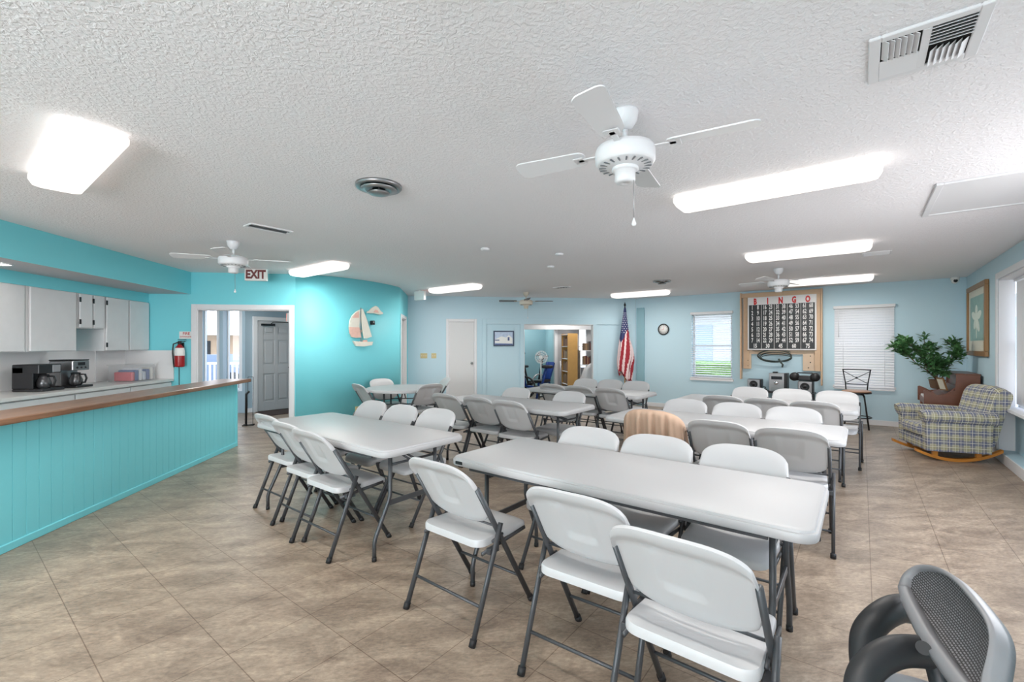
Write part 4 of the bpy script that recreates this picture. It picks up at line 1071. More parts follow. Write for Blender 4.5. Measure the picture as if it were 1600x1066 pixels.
# round table
t = thing('round_table', 'round white folding table by the turquoise curved wall', 'table', (-0.82, 7.27, 0))
bm = new(); lathe(bm, [(0.53, 0.70), (0.555, 0.692), (0.57, 0.697), (0.57, 0.725), (0.56, 0.737), (0.545, 0.74)], 64); o = obj('tabletop', bm, M['tabletop'], t); smooth_angle(o, 40)
for a in (0.35, -0.35):
    pass
for sy in (-1, 1):
    for sx in (-1, 1):
        bm = new(); tube(bm, [(sx*0.24, sy*0.36, 0.70), (sx*0.24, sy*0.36, 0.40), (sx*0.33, sy*0.36, 0.15), (sx*0.335, sy*0.36, 0.02)], 0.0135, 10); lg = obj('leg', bm, M['metal'], t)
        bm = new(); tube(bm, [(sx*0.335, sy*0.36, 0.025), (sx*0.335, sy*0.36, 0.0)], 0.0155, 10); obj('foot_cap', bm, M['rubber'], lg)
    bm = new(); tube(bm, [(-0.24, sy*0.36, 0.38), (0.24, sy*0.36, 0.38)], 0.01, 8); obj('cross_bar', bm, M['metal'], t)
    bm = new(); tube(bm, [(-0.24, sy*0.36, 0.69), (0.24, sy*0.36, 0.69)], 0.01, 8); obj('cross_bar', bm, M['metal'], t)
    bm = new(); tube(bm, [(0, sy*0.05, 0.69), (0, sy*0.36, 0.52)], 0.009, 8); tube(bm, [(-0.24, sy*0.36, 0.52), (0.24, sy*0.36, 0.52)], 0.008, 8); obj('brace', bm, M['metal'], t)

# jacket draped over a chair back
bm = new(); x, y = UV(3.68, 1.38)
NS, NJ = 60, 26
def jk(i, j):
    sv = -1+2*i/NS; tt = j/NJ            # tt 0 front hem .. 1 rear hem
    ztop = 0.70+0.155*max(0, 1-abs(sv)**2.8)**(1/2.8)
    yy = sv*0.252
    fold = 0.010*math.sin(sv*17+1.0)+0.008*math.sin(sv*31+tt*3)
    if tt < 0.40:
        k = (0.40-tt)/0.40; z = ztop-0.30*k; x_ = 0.035+(0.80-z)*0.50+0.012+fold*k*0.6
    elif tt < 0.55:
        a = (tt-0.40)/0.15; z = ztop+0.010*math.sin(a*PI); x_ = 0.03+(0.80-ztop)*0.5-0.065*a+0.012
    else:
        k = (tt-0.55)/0.45; drop = 0.36+0.05*math.sin(sv*3+0.6); z = ztop-drop*k; x_ = -0.028+(0.80-ztop)*0.5+0.02*k-fold*(0.4+k)*1.3
        yy *= (1+0.05*k)
    return (x_-0.022*(1-sv*sv), yy, z)
V_ = [[bm.verts.new(jk(i, j)) for j in range(NJ+1)] for i in range(NS+1)]
for i in range(NS):
    for j in range(NJ): bm.faces.new((V_[i][j], V_[i+1][j], V_[i+1][j+1], V_[i][j+1]))
jo = obj('jacket', bm, M['jacket'], loc=(x, y, 0), rotz=R45, smooth=True)
md = jo.modifiers.new('thickness', 'SOLIDIFY'); md.thickness = 0.006; md.offset = 0
tag(jo, 'tan cloth jacket draped over a folding chair back', 'jacket')

# ------------------------------------------------------------------ bingo board; local x along wall (toward smaller v), y outward(+)/room(-)
x, y = UV(10.17, 1.93)
t = thing('bingo_board', 'black and white bingo number board in a raw wood frame on the pale blue wall', 'bingo board', (x, y, 0), -PI/4)
Wb = 1.34
bm = new(); box(bm, 0.0, Wb, -0.11, -0.005, 2.36, 2.45, 0.004, 1); obj('top_beam', bm, M['pine'], t)
bm = new(); box(bm, -0.02, 0.005, -0.13, -0.002, 0.72, 2.46, 0.002, 1); box(bm, Wb-0.005, Wb+0.02, -0.13, -0.002, 0.66, 2.46, 0.002, 1); obj('side_trim', bm, M['pine'], t)
bm = new(); box(bm, 0.03, 0.14, -0.06, -0.004, 0.93, 2.36, 0.002, 1); obj('side_post', bm, M['pine'], t)
bm = new(); box(bm, Wb-0.10, Wb-0.01, -0.10, -0.004, 0.92, 2.36, 0.002, 1); obj('side_post', bm, M['pine'], t)
bm = new(); box(bm, 0.14, 0.17, -0.05, -0.004, 0.93, 1.36, 0.002, 1); box(bm, Wb-0.29, Wb-0.10, -0.05, -0.004, 0.92, 1.36, 0.002, 1); box(bm, 0.17, Wb-0.29, -0.05, -0.004, 1.23, 1.34, 0.002, 1); obj('plywood_backing', bm, M['plywood'], t)
bm = new()
for zz in (0.99, 1.10, 1.30, 1.5, 1.7, 1.9, 2.1, 2.3):
    lathe(bm, [(0.008, 0), (0.008, -0.004), (0.001, -0.005)], 8, (0.115, -0.06, zz), 'y')
for zz in (0.98, 1.08, 1.2): lathe(bm, [(0.01, 0), (0.01, -0.004), (0.001, -0.005)], 8, (Wb-0.2+0.03*(zz > 1.05), -0.05, zz), 'y')
obj('screws', bm, M['blackmetal'], t)
bx0, bx1, bz0, bz1 = 0.12, 1.27, 1.31, 2.36
bm = new(); box(bm, bx0, bx1, -0.12, -0.06, bz0, bz1, 0.004, 1); obj('score_panel', bm, M['boardwhite'], t)
bm = new(); pw = bx1-bx0; gx0, gx1, gz0, gz1 = bx0+0.025, bx1-0.025, bz0+0.025, bz1-0.155
box(bm, gx0, gx1, -0.124, -0.119, gz0, gz1); obj('black_grid_panel', bm, M['boardblack'], t)
cw = (gx1-gx0)/5
bm = new()
for k in range(1, 5): box(bm, gx0+cw*k-0.003, gx0+cw*k+0.003, -0.1255, -0.1235, gz0, gz1)
obj('divider_lines', bm, M['numwhite'], t)
bm = new(); rh = (gz1-gz0)/8
for c_ in range(5):
    for k in range(7):
        for q in range(2):
            num = 15*c_+1+k+7*q
            text_faces(bm, str(num), 0.118, lambda X, Y, Z, cx=gx0+cw*(c_+0.27+0.46*q), cz=gz1-rh*(k+0.5): (cx+X, -0.126, cz+Y), 0.52, bold=0.003)
    text_faces(bm, str(15*c_+15), 0.11, lambda X, Y, Z, cx=gx0+cw*(c_+0.5), cz=gz0+rh*0.5: (cx+X, -0.126, cz+Y), 0.62, bold=0.0035)
obj('numerals', bm, M['numwhite'], t)
bm = new()
for k, ch in enumerate('BINGO'):
    text_faces(bm, ch, 0.16, lambda X, Y, Z, cx=gx0+cw*(k+0.5): (cx+X, -0.122, gz1+0.062+Y), 0.60, bold=0.009)
obj('letters', bm, M['numred'], t, label='red heading letters')
# coiled cable
bm = new()
for k in range(5):
    pts = []
    rx, rz = 0.29-0.008*k, 0.11-0.012*k+0.02*(k % 2)
    for a in range(33):
        th = 2*PI*a/32
        pts.append((0.58+rx*math.cos(th)+0.01*k, -0.10-0.012*(k % 3)+0.005*math.sin(3*th), 1.20-0.01*k+rz*math.sin(th)))
    tube(bm, pts, 0.007, 6)
tube(bm, [(0.12, -0.09, 1.34), (0.25, -0.09, 1.29), (0.4, -0.1, 1.30), (0.7, -0.1, 1.33), (0.86, -0.1, 1.27)], 0.006, 6)
tube(bm, [(0.66, -0.12, 1.14), (0.70, -0.13, 1.07), (0.73, -0.12, 1.03), (0.72, -0.12, 0.98)], 0.016, 8)
co = obj('cable', bm, M['cable'], loc=t.location.copy(), rotz=-PI/4); tag(co, 'coiled dark green cable hanging under the bingo board', 'cable')

# stereo on a stand under the board
x, y = UV(9.90, 1.25)
def onstand(name, label, cat, dv, z, group=None):
    x, y = UV(9.90, 1.25+dv); return thing(name, label, cat, (x, y, z), -PI/4, group)
t = onstand('media_stand', 'black stand holding the stereo under the bingo board', 'stand', 0, 0)
bm = new(); box(bm, -0.58, 0.58, -0.20, 0.20, 0.505, 0.53, 0.004, 1); obj('top', bm, M['black'], t)
bm = new(); box(bm, -0.55, 0.55, -0.18, 0.18, 0.20, 0.22, 0.003, 1); obj('shelf', bm, M['black'], t)
for sx in (-1, 1):
    for sy in (-1, 1):
        bm = new(); box(bm, sx*0.54-0.02, sx*0.54+0.02, sy*0.17-0.02, sy*0.17+0.02, 0, 0.505, 0.002, 1); obj('leg', bm, M['black'], t)
def speaker(dv, label):
    t = onstand('speaker', label, 'speaker', dv, 0.531, 'silver stereo speakers')
    bm = new(); box(bm, -0.12, 0.12, -0.10, 0.12, 0, 0.21, 0.006, 1); obj('cabinet', bm, M['black'], t)
    bm = new(); box(bm, -0.115, 0.095, -0.112, -0.10, 0.004, 0.206, 0.006, 2); obj('front_baffle', bm, M['silver'], t)
    bm = new(); lathe(bm, [(0.070, -0.112), (0.072, -0.118), (0.058, -0.120), (0.05, -0.114), (0.02, -0.116), (0.018, -0.122), (0.001, -0.124)], 28, (-0.01, 0, 0.115), 'y'); obj('driver', bm, M['black'], t)
speaker(0.40, 'silver fronted speaker left of the stereo')
speaker(-0.44, 'silver fronted speaker right of the stereo with a black boombox on top')
t = onstand('stereo', 'silver mini stereo between the two speakers', 'stereo', 0.0, 0.531)
bm = new(); box(bm, -0.15, 0.15, -0.10, 0.16, 0, 0.34, 0.008, 2); obj('case', bm, M['silver'], t)
bm = new(); box(bm, 0.10, 0.153, -0.106, 0.165, 0.0, 0.343, 0.004, 1); obj('side_panel', bm, M['black'], t)
bm = new(); box(bm, -0.11, 0.07, -0.104, -0.099, 0.225, 0.285, 0.002, 1); obj('display', bm, M['screen'], t)
bm = new(); lathe(bm, [(0.035, -0.10), (0.035, -0.115), (0.028, -0.12), (0.001, -0.121)], 24, (-0.03, 0, 0.16), 'y'); obj('volume_dial', bm, M['chrome'], t)
bm = new(); box(bm, -0.12, 0.08, -0.103, -0.099, 0.02, 0.09, 0.002, 1); obj('cassette_door', bm, M['steel'], t)
bm = new(); box(bm, -0.10, -0.02, -0.02, 0.08, 0.34, 0.365, 0.004, 1); obj('top_lid', bm, M['black'], t)
t = onstand('boombox', 'black rounded boombox on top of the right speaker', 'boombox', -0.42, 0.742)
bm = new()
for sx in (-1, 1): lathe(bm, [(0.03, -0.11), (0.075, -0.10), (0.08, -0.02), (0.075, 0.06), (0.03, 0.07)], 24, (sx*0.16, 0, 0.078), 'y')
box(bm, -0.16, 0.16, -0.08, 0.05, 0.01, 0.10, 0.02, 3); obj('case', bm, M['black'], t)
bm = new()
bm.free()
for sx in (-1, 1):
    bm = new(); lathe(bm, [(0.055, -0.108), (0.055, -0.113), (0.001, -0.113)], 20, (sx*0.16, 0, 0.078), 'y'); obj('speaker_grille', bm, M['officegrey'], t)
bm = new(); tube(bm, [(-0.13, 0, 0.12), (-0.11, 0, 0.15), (0.11, 0, 0.15), (0.13, 0, 0.12)], 0.010, 8); obj('carry_handle', bm, M['black'], t)
t = onstand('game_controller', 'small dark gadget lying between the left speaker and the stereo', 'gadget', 0.235, 0.531)
bm = new(); box(bm, -0.035, 0.035, -0.05, 0.04, 0, 0.03, 0.01, 2); tube(bm, [(0, 0, 0.03), (0.02, 0.01, 0.06), (-0.03, 0.02, 0.07)], 0.006, 6); obj('case', bm, M['black'], t)

# clock
x, y = UV(10.17, 3.545)
t = thing('wall_clock', 'round black rimmed clock on the pale blue wall', 'clock', (x, y, 1.765), -PI/4)
bm = new(); lathe(bm, [(0.105, 0), (0.125, -0.005), (0.13, -0.02), (0.12, -0.032), (0.106, -0.03), (0.104, -0.018)], 36, (0, 0, 0), 'y', ring=True); obj('rim', bm, M['black'], t)
bm = new(); lathe(bm, [(0.106, -0.001), (0.106, -0.016), (0.001, -0.0165)], 36, (0, 0, 0), 'y'); obj('clock_face', bm, M['signwhite'], t)
bm = new()
for k in range(12):
    a = 2*PI*k/12; text_faces(bm, str(12 if k == 0 else k), 0.03, lambda X, Y, Z, a=a: (0.085*math.sin(a)+X, -0.0175, 0.085*math.cos(a)+Y), 1.0)
obj('numerals', bm, M['black'], t)
bm = new()
for a, l, w in ((-0.55*PI, 0.055, 0.004), (0.06*PI, 0.075, 0.003)):
    prism(bm, [(-w, 0), (w, 0), (w*0.4, l), (-w*0.4, l)], -0.020, -0.0185, 'xz')
    for v in bm.verts:
        if not v.tag:
            v.tag = True; X, Z = v.co.x, v.co.z; v.co.x = X*math.cos(a)+Z*math.sin(a); v.co.z = -X*math.sin(a)+Z*math.cos(a)
obj('hands', bm, M['numred'], t, label='dark red hands')
# dome security camera
x, y = UV(10.12, -1.19)
t = thing('security_camera', 'small white dome security camera high in the right corner', 'security camera', (x, y, H), 0)
bm = new(); lathe(bm, [(0.055, 0), (0.058, -0.02), (0.05, -0.045)], 24); obj('mount', bm, M['signwhite'], t)
bm = new(); bmesh.ops.create_uvsphere(bm, u_segments=20, v_segments=12, radius=0.047); 
for v in bm.verts: v.co.z -= 0.055
for f in bm.faces: f.smooth = True
obj('ball', bm, M['signwhite'], t)
bm = new(); lathe(bm, [(0.026, 0), (0.026, -0.006), (0.001, -0.008)], 16, (0, 0, 0), 'y')
for v in bm.verts: v.co = Matrix.Rotation(-0.75, 3, 'Z') @ (v.co+Vector((0, -0.044, 0))); v.co.z -= 0.06
obj('lens', bm, M['black'], t)

# picture on the right wall (local x toward -u... use rot -3pi/4 : x along -u, y outward)
x, y = UV(9.87, -1.33)
t = thing('framed_picture', 'tall framed print of a pale flower on the right wall above the rocker', 'picture', (x, y, 1.765), -3*PI/4)
Wp, Hp = 1.0, 1.03
Wp = 1.33
bm = new()
for a in ((0, Wp, Hp/2-0.07, Hp/2), (0, Wp, -Hp/2, -Hp/2+0.07), (0, 0.07, -Hp/2+0.07, Hp/2-0.07), (Wp-0.07, Wp, -Hp/2+0.07, Hp/2-0.07)): box(bm, a[0], a[1], -0.045, -0.002, a[2], a[3], 0.008, 2)
obj('frame', bm, M['goldframe'], t)
bm = new(); box(bm, 0.06, Wp-0.06, -0.022, -0.01, -Hp/2+0.06, Hp/2-0.06); obj('mat_board', bm, M['matboard'], t)
bm = new(); box(bm, 0.20, Wp-0.20, -0.026, -0.021, -Hp/2+0.22, Hp/2-0.17); obj('print', bm, M['printgreen'], t)
bm = new()
for k in range(5):
    a = 2*PI*k/5+0.3; L_ = 0.24 if k % 2 == 0 else 0.19
    pts = []
    for q in range(12):
        th = 2*PI*q/12; px, pz = 0.5*L_*(1+math.cos(th)), 0.055*math.sin(th)
        pts.append((Wp/2+1.5*(px*math.cos(a)-pz*math.sin(a)), 0.03+px*math.sin(a)+pz*math.cos(a)))
    prism(bm, pts, -0.0285-0.0004*k, -0.026, 'xz')
tube(bm, [(Wp/2, -0.027, 0.0), (Wp/2+0.02, -0.027, -0.26)], 0.007, 5); obj('flower', bm, M['petal'], t)
bm = new(); box(bm, 0.065, Wp-0.065, -0.034, -0.032, -Hp/2+0.065, Hp/2-0.065); obj('glass_pane', bm, M['glass'], t)

# snowy picture / screen on the partition
t = thing('framed_picture', 'small dark framed winter landscape left of the exercise room opening', 'picture', (1.085, 10.168, 1.56))
bm = new()
for a in ((-0.235, 0.235, 0.145, 0.175), (-0.235, 0.235, -0.175, -0.145), (-0.235, -0.205, -0.145, 0.145), (0.205, 0.235, -0.145, 0.145)): box(bm, a[0], a[1], -0.03, 0, a[2], a[3], 0.003, 1)
obj('frame', bm, mat('dark_blue_frame', s(60, 75, 100), 0.3), t)
bm = new(); box(bm, -0.206, 0.206, -0.018, -0.002, -0.146, 0.146); obj('print', bm, M['snowblue'], t)
bm = new()
prism(bm, [(-0.2, -0.10), (0.2, -0.12), (0.2, 0.0), (0.12, 0.08), (0.05, 0.02), (-0.05, 0.05), (-0.2, -0.02)], -0.0195, -0.018, 'xz'); obj('snow_bank', bm, M['signwhite'], t)
bm = new(); box(bm, -0.2, 0.2, -0.0205, -0.019, -0.143, -0.12); box(bm, -0.2, -0.1, -0.0205, -0.019, -0.05, -0.03); box(bm, 0.09, 0.13, -0.0205, -0.019, -0.05, 0.03); obj('dark_strokes', bm, mat('ink_blue', s(70, 90, 140), 0.5), t)

# ------------------------------------------------------------------ sailboat wall decor on the curved wall
def near_curve(x):
    best = min(range(len(curve)-1), key=lambda i: abs((curve[i][0]+curve[i+1][0])/2-x)); a, b = Vector(curve[best]), Vector(curve[best+1]); d = (b-a).normalized()
    return (a+b)/2, math.atan2(d.y, d.x)
pc, ang = near_curve(-1.60)
nrm = Vector((math.sin(ang), -math.cos(ang)))
p = pc+nrm*0.035
t = thing('sailboat_decoration', 'whitewashed wooden sailboat with coral and cream sails on the turquoise wall', 'wall decoration', (p.x, p.y, 1.72), ang)
k = 1.0
bm = new(); prism(bm, [(-0.235, -0.02), (-0.225, 0.08), (-0.18, 0.17), (-0.10, 0.24), (-0.03, 0.275), (-0.035, 0.12), (-0.045, -0.02)], -0.015, 0.012, 'xz'); o1 = obj('spinnaker_upper', bm, M['cream'], t, label='cream upper sail')
bm = new(); prism(bm, [(-0.236, -0.02), (-0.045, -0.02), (-0.03, -0.10), (-0.01, -0.185), (-0.10, -0.195), (-0.19, -0.18), (-0.225, -0.11)], -0.017, 0.012, 'xz'); obj('spinnaker_lower', bm, M['coral'], t, label='coral lower sail')
bm = new(); prism(bm, [(-0.185, 0.13), (-0.13, 0.205), (-0.06, 0.245), (-0.055, 0.14)], -0.019, -0.015, 'xz'); obj('sail_patch', bm, M['coral'], o1, label='coral patch')
bm = new(); prism(bm, [(0.0, 0.29), (0.02, 0.29), (0.10, 0.11), (0.20, -0.17), (0.10, -0.20), (0.05, -0.20), (0.02, -0.05), (0.0, 0.12)], -0.022, 0.008, 'xz'); obj('mainsail', bm, M['cream'], t, label='cream main sail')
bm = new(); prism(bm, [(-0.17, -0.245), (0.0, -0.262), (0.22, -0.255), (0.20, -0.315), (0.05, -0.335), (-0.11, -0.33)], -0.028, 0.012, 'xz'); obj('hull', bm, M['cream'], t)
bm = new(); prism(bm, [(0.03, -0.262), (0.03, -0.23), (0.10, -0.225), (0.11, -0.262)], -0.024, 0.008, 'xz'); obj('cabin', bm, M['coral'], t)
bm = new(); tube(bm, [(-0.005, 0, -0.26), (-0.012, 0, 0.0), (-0.008, 0, 0.31)], 0.007, 6); obj('mast', bm, M['silver'], t)
bm = new(); box(bm, -0.02, 0.02, 0.01, 0.03, -0.28, -0.25); box(bm, -0.02, 0.02, 0.01, 0.03, -0.1, -0.06); obj('wall_spacer', bm, M['cream'], t)
pc, ang = near_curve(-1.38); p = pc+Vector((math.sin(ang), -math.cos(ang)))*0.016
t = thing('cloud_decoration', 'small whitewashed cloud ornament above the sailboat', 'wall decoration', (p.x, p.y, 2.0), ang)
bm = new(); prism(bm, [(-0.20, -0.05), (-0.19, -0.02), (-0.15, -0.01), (-0.10, 0.035), (-0.04, 0.07), (0.0, 0.085), (0.05, 0.07), (0.09, 0.03), (0.12, 0.0), (0.17, -0.02), (0.17, -0.045), (0.09, -0.06), (-0.05, -0.045), (-0.12, -0.05)], -0.012, 0.012, 'xz'); obj('cloud_body', bm, M['cream'], t)
bm = new(); prism(bm, [(-0.06, -0.03), (-0.02, 0.02), (0.04, 0.015), (0.07, -0.03)], -0.0145, -0.012, 'xz'); obj('wash_patch', bm, M['coral'], t)
pc, ang = near_curve(-1.42); p = pc+Vector((math.sin(ang), -math.cos(ang)))*0.03
t = thing('wall_speaker', 'tiny black wall box right of the sailboat', 'wall device', (p.x, p.y, 1.79), ang)
bm = new(); box(bm, -0.03, 0.03, -0.03, 0.03, -0.035, 0.035, 0.006, 2); obj('case', bm, M['black'], t)
bm = new(); lathe(bm, [(0.014, -0.03), (0.014, -0.034), (0.001, -0.035)], 14, (0, 0, 0.008), 'y'); obj('lens', bm, M['silver'], t)

# ------------------------------------------------------------------ flag
fx, fy = UV(9.72, 4.28)
t = thing('flagpole', 'thin pole standing in the corner carrying the flag', 'flagpole', (fx, fy, 0))
bm = new(); tube(bm, [(0, 0, 0.05), (0, 0, 2.28)], 0.013, 10); obj('pole', bm, M['oak'], t)
bm = new(); lathe(bm, [(0.001, 2.40), (0.008, 2.37), (0.028, 2.325), (0.01, 2.29), (0.016, 2.28), (0.016, 2.25)], 16); obj('finial', bm, M['dark'], t)
bm = new(); lathe(bm, [(0.14, 0), (0.14, 0.02), (0.05, 0.04), (0.025, 0.10), (0.02, 0.14)], 28); obj('stand', bm, M['brass'], t)
bm = new(); NZ, NA = 90, 96
zt_, zb_ = 2.26, 0.55
rings = []
for j in range(NZ+1):
    f = j/NZ; ring = []
    for i in range(NA):
        a = 2*PI*i/NA
        rx = 0.022+0.155*min(1, f*1.35)**0.9*(1-0.20*max(0, f-0.72)/0.28); ry = 0.02+0.07*min(1, f*1.4)
        w = 1+0.20*math.sin(a*5+f*3.0)*min(1, f*2.5)+0.10*math.sin(a*9-f*4)*f
        zz = zt_+(zb_-zt_)*f
        if f > 0.8: zz += 0.22*(f-0.8)/0.2*(0.5+0.5*math.cos(a-PI*1.05))*1.0-0.05*math.sin(3*a)*(f-0.8)/0.2
        if f > 0.97: pass
        X = rx*w*math.cos(a); Y = ry*w*math.sin(a)
        ring.append(bm.verts.new((X+0.045*max(0, math.sin((f-0.42)*9))*(1 if math.cos(a) > 0 else 0)*min(1, f*2)*(f < 0.77), Y, zz)))
    rings.append(ring)
for j in range(NZ):
    for i in range(NA):
        f = bm.faces.new((rings[j][i], rings[j][(i+1) % NA], rings[j+1][(i+1) % NA], rings[j+1][i])); f.smooth = True
        a = i/NA; fz = j/NZ
        limit = 0.36+0.05*math.sin(2*PI*a*2+1.0)-0.06*math.cos(2*PI*a)
        if fz < limit: f.material_index = 2
        else:
            q = a*14+fz*3.4+(0.9*math.cos(2*PI*a)*fz)
            f.material_index = int(math.floor(q)) % 2
flag = obj('flag', bm, [M['flagred'], M['flagwhite'], M['flagblue']], loc=(fx, fy, 0), rotz=0.15, normals=False)
tag(flag, 'red, white and blue stars and stripes flag hanging in folds on its pole', 'flag')
bm = new()
for j in range(11):
    f = 0.07+0.026*j
    for i in range(9):
        a = 2*PI*(i+0.5*(j % 2))/9
        rx = 0.022+0.155*min(1, f*1.35)**0.9; ry = 0.02+0.07*min(1, f*1.4)
        w = 1+0.20*math.sin(a*5+f*3.0)*min(1, f*2.5)+0.10*math.sin(a*9-f*4)*f
        c_ = Vector((rx*w*math.cos(a), ry*w*math.sin(a), zt_+(zb_-zt_)*f)); n_ = Vector((math.cos(a)*ry, math.sin(a)*rx, 0)).normalized(); c_ += n_*0.004
        tx = Vector((-n_.y, n_.x, 0)); R_ = 0.011+0.006*f
        vs = []
        for q in range(10):
            rr = R_ if q % 2 == 0 else R_*0.45; th = PI/2+2*PI*q/10
            vs.append(bm.verts.new(c_+tx*rr*math.cos(th)+Vector((0, 0, rr*math.sin(th)))))
        bm.faces.new(vs)
st = obj('stars', bm, M['signwhite'], flag, normals=False)

# ------------------------------------------------------------------ bar stool by the closed blind
x, y = UV(9.62, 0.07)
t = thing('bar_stool', 'black metal bar stool with a brown seat in front of the closed blind', 'bar stool', (x, y, 0), R45+PI+0.0)
# local: faces +x (toward the room), back at -x
bm = new(); lathe(bm, [(0.001, 0.64), (0.17, 0.64), (0.20, 0.632), (0.205, 0.62), (0.20, 0.612)], 40); obj('seat', bm, M['seatwood'], t, label='light brown round seat')
bm = new(); lathe(bm, [(0.20, 0.611), (0.208, 0.605), (0.205, 0.59), (0.10, 0.582), (0.06, 0.56), (0.001, 0.56)], 40); obj('swivel_base', bm, M['blackmetal'], t)
for k in range(4):
    a = PI/4+k*PI/2; c_, s_ = math.cos(a), math.sin(a)
    bm = new(); tube(bm, [(0.06*c_, 0.06*s_, 0.575), (0.125*c_, 0.125*s_, 0.57), (0.15*c_, 0.15*s_, 0.53), (0.235*c_, 0.235*s_, 0.0)], 0.0115, 10); obj('leg', bm, M['blackmetal'], t)
bm = new(); tube(bm, [(0.205*math.cos(2*PI*q/36), 0.205*math.sin(2*PI*q/36), 0.19) for q in range(36)], 0.0085, 8, closed=True); obj('foot_ring', bm, M['blackmetal'], t)
bm = new()
for sy in (-1, 1): tube(bm, [(-0.17, sy*0.145, 0.61), (-0.20, sy*0.155, 0.75), (-0.225, sy*0.19, 0.975)], 0.0095, 8)
tube(bm, [(-0.205, -0.158, 0.73), (-0.205, 0.158, 0.73)], 0.008, 8)
tube(bm, [(-0.225, -0.20, 0.978)]+[(-0.225-0.02*math.cos(q*PI/2), q*0.19, 0.982) for q in (-0.6, 0, 0.6)]+[(-0.225, 0.20, 0.978)], 0.0095, 8)
obj('back_frame', bm, M['blackmetal'], t)
bm = new()
for sy in (-1, 1): tube(bm, [(-0.222, sy*0.18, 0.95), (-0.216, sy*0.06, 0.875), (-0.212, -sy*0.06, 0.80), (-0.207, -sy*0.155, 0.745)], 0.0055, 8)
lathe(bm, [(0.012, -0.008), (0.018, 0), (0.012, 0.008)], 12, (-0.214, 0, 0.84), 'x'); obj('cross_back', bm, M['blackmetal'], t)

# ------------------------------------------------------------------ spinet with the ficus
# local: x along u, y along v (front = +y); origin at near-back corner on the floor
x, y = UV(8.90, -1.30)
t = thing('spinet_piano', 'small dark brown spinet piano against the right wall behind the rocker', 'piano', (x, y, 0), R45)
bm = new()
side = [(0.0, 0.40), (0.0, 0.99), (0.24, 0.99), (0.25, 0.76), (0.30, 0.745), (0.36, 0.70), (0.44, 0.685), (0.50, 0.72), (0.56, 0.75), (0.58, 0.74), (0.58, 0.52), (0.50, 0.50), (0.30, 0.42)]
prism(bm, side, 0.0, 0.035, 'yz'); obj('side_panel', bm, M['walnut'], t)
bm = new(); prism(bm, side, 0.915, 0.95, 'yz'); obj('side_panel', bm, M['walnut'], t)
bm = new(); box(bm, 0.035, 0.915, 0.005, 0.22, 0.42, 0.985, 0.004, 1); box(bm, -0.012, 0.962, -0.005, 0.25, 0.985, 1.0, 0.004, 1); obj('case', bm, M['walnut'], t)
bm = new(); box(bm, 0.035, 0.915, 0.22, 0.56, 0.52, 0.60, 0.004, 1); obj('key_bed', bm, M['walnut'], t)
bm = new(); prism(bm, [(0.225, 0.80), (0.26, 0.76), (0.34, 0.68), (0.42, 0.655), (0.42, 0.67), (0.34, 0.70), (0.235, 0.82)], 0.036, 0.914, 'yz'); obj('fallboard', bm, M['walnut'], t)
bm = new()
for k in range(36): box(bm, 0.045+0.024*k, 0.045+0.024*k+0.022, 0.41, 0.545, 0.60, 0.625, 0.002, 1)
obj('white_keys', bm, M['signwhite'], t)
for lx, ly in ((0.03, 0.52), (0.92, 0.52), (0.03, 0.05), (0.92, 0.05)):
    bm = new(); lathe(bm, [(0.016, 0), (0.02, 0.03), (0.026, 0.18), (0.018, 0.22), (0.032, 0.30), (0.030, 0.36), (0.018, 0.39), (0.034, 0.42), (0.034, 0.53 if ly > 0.3 else 0.43)], 16, (lx, ly, 0)); obj('leg', bm, M['walnut'], t)
bm = new(); box(bm, 0.05, 0.90, 0.02, 0.06, 0.10, 0.40, 0.003, 1); obj('lower_panel', bm, M['walnut'], t)
# little photo frame on the music shelf
bx, by = UV(9.05, -0.95)
t = thing('photo_frame', 'small tan photo frame leaning on the spinet beneath the ficus', 'photo frame', (bx, by, 0.748), R45+PI+0.5)
Rf = Matrix.Rotation(0.3, 3, 'X')
bm = new()
for v in box(bm, -0.07, 0.07, -0.008, 0.008, 0, 0.19, 0.003, 1): v.co = Rf @ v.co
obj('frame', bm, M['goldframe'], t)
bm = new()
for v in box(bm, -0.052, 0.052, 0.0085, 0.0105, 0.02, 0.17): v.co = Rf @ v.co
for v in box(bm, -0.052, 0.052, -0.0105, -0.0085, 0.02, 0.17): v.co = Rf @ v.co
obj('photo', bm, M['matboard'], t)

# ficus
px_, py_ = UV(9.32, -0.90)
t = thing('potted_ficus', 'leafy green ficus tree standing on the brown spinet in the corner', 'plant', (px_, py_, 0.745))
bm = new(); lathe(bm, [(0.05, 0), (0.075, 0.02), (0.095, 0.13), (0.10, 0.14), (0.088, 0.14), (0.085, 0.12), (0.001, 0.12)], 24); obj('pot', bm, M['bark'], t)
rnd = random.Random(5)
bm = new(); tips = []
# camera-right direction (world) is roughly (1,-.12); spread leaves left/up and right
def branch(p, d, L, r, depth):
    pts = [Vector(p)]; dd = Vector(d).normalized()
    for k in range(4):
        dd = (dd+Vector((rnd.uniform(-.25, .25), rnd.uniform(-.25, .25), rnd.uniform(-.10, .16)))).normalized()
        pts.append(pts[-1]+dd*L/4)
    tube(bm, pts, r, 6, rfun=lambda f: r*(1-0.6*f))
    for q in pts[2:]: tips.append((q, dd))
    if depth > 0:
        for k in range(3 if depth > 1 else 4):
            b_ = pts[rnd.choice([2, 3, 4])]
            nd = (dd+Vector((rnd.uniform(-.8, .8), rnd.uniform(-.6, .6), rnd.uniform(-.35, .5)))).normalized()
            branch(b_, nd, L*0.62, r*0.55, depth-1)
branch((0, 0, 0.12), (-0.45, -0.05, 0.75), 0.42, 0.014, 2)
branch((0.01, 0, 0.12), (-0.62, 0.0, 0.72), 0.40, 0.012, 2)
branch((0.01, 0, 0.12), (0.65, -0.25, 0.50), 0.36, 0.012, 2)
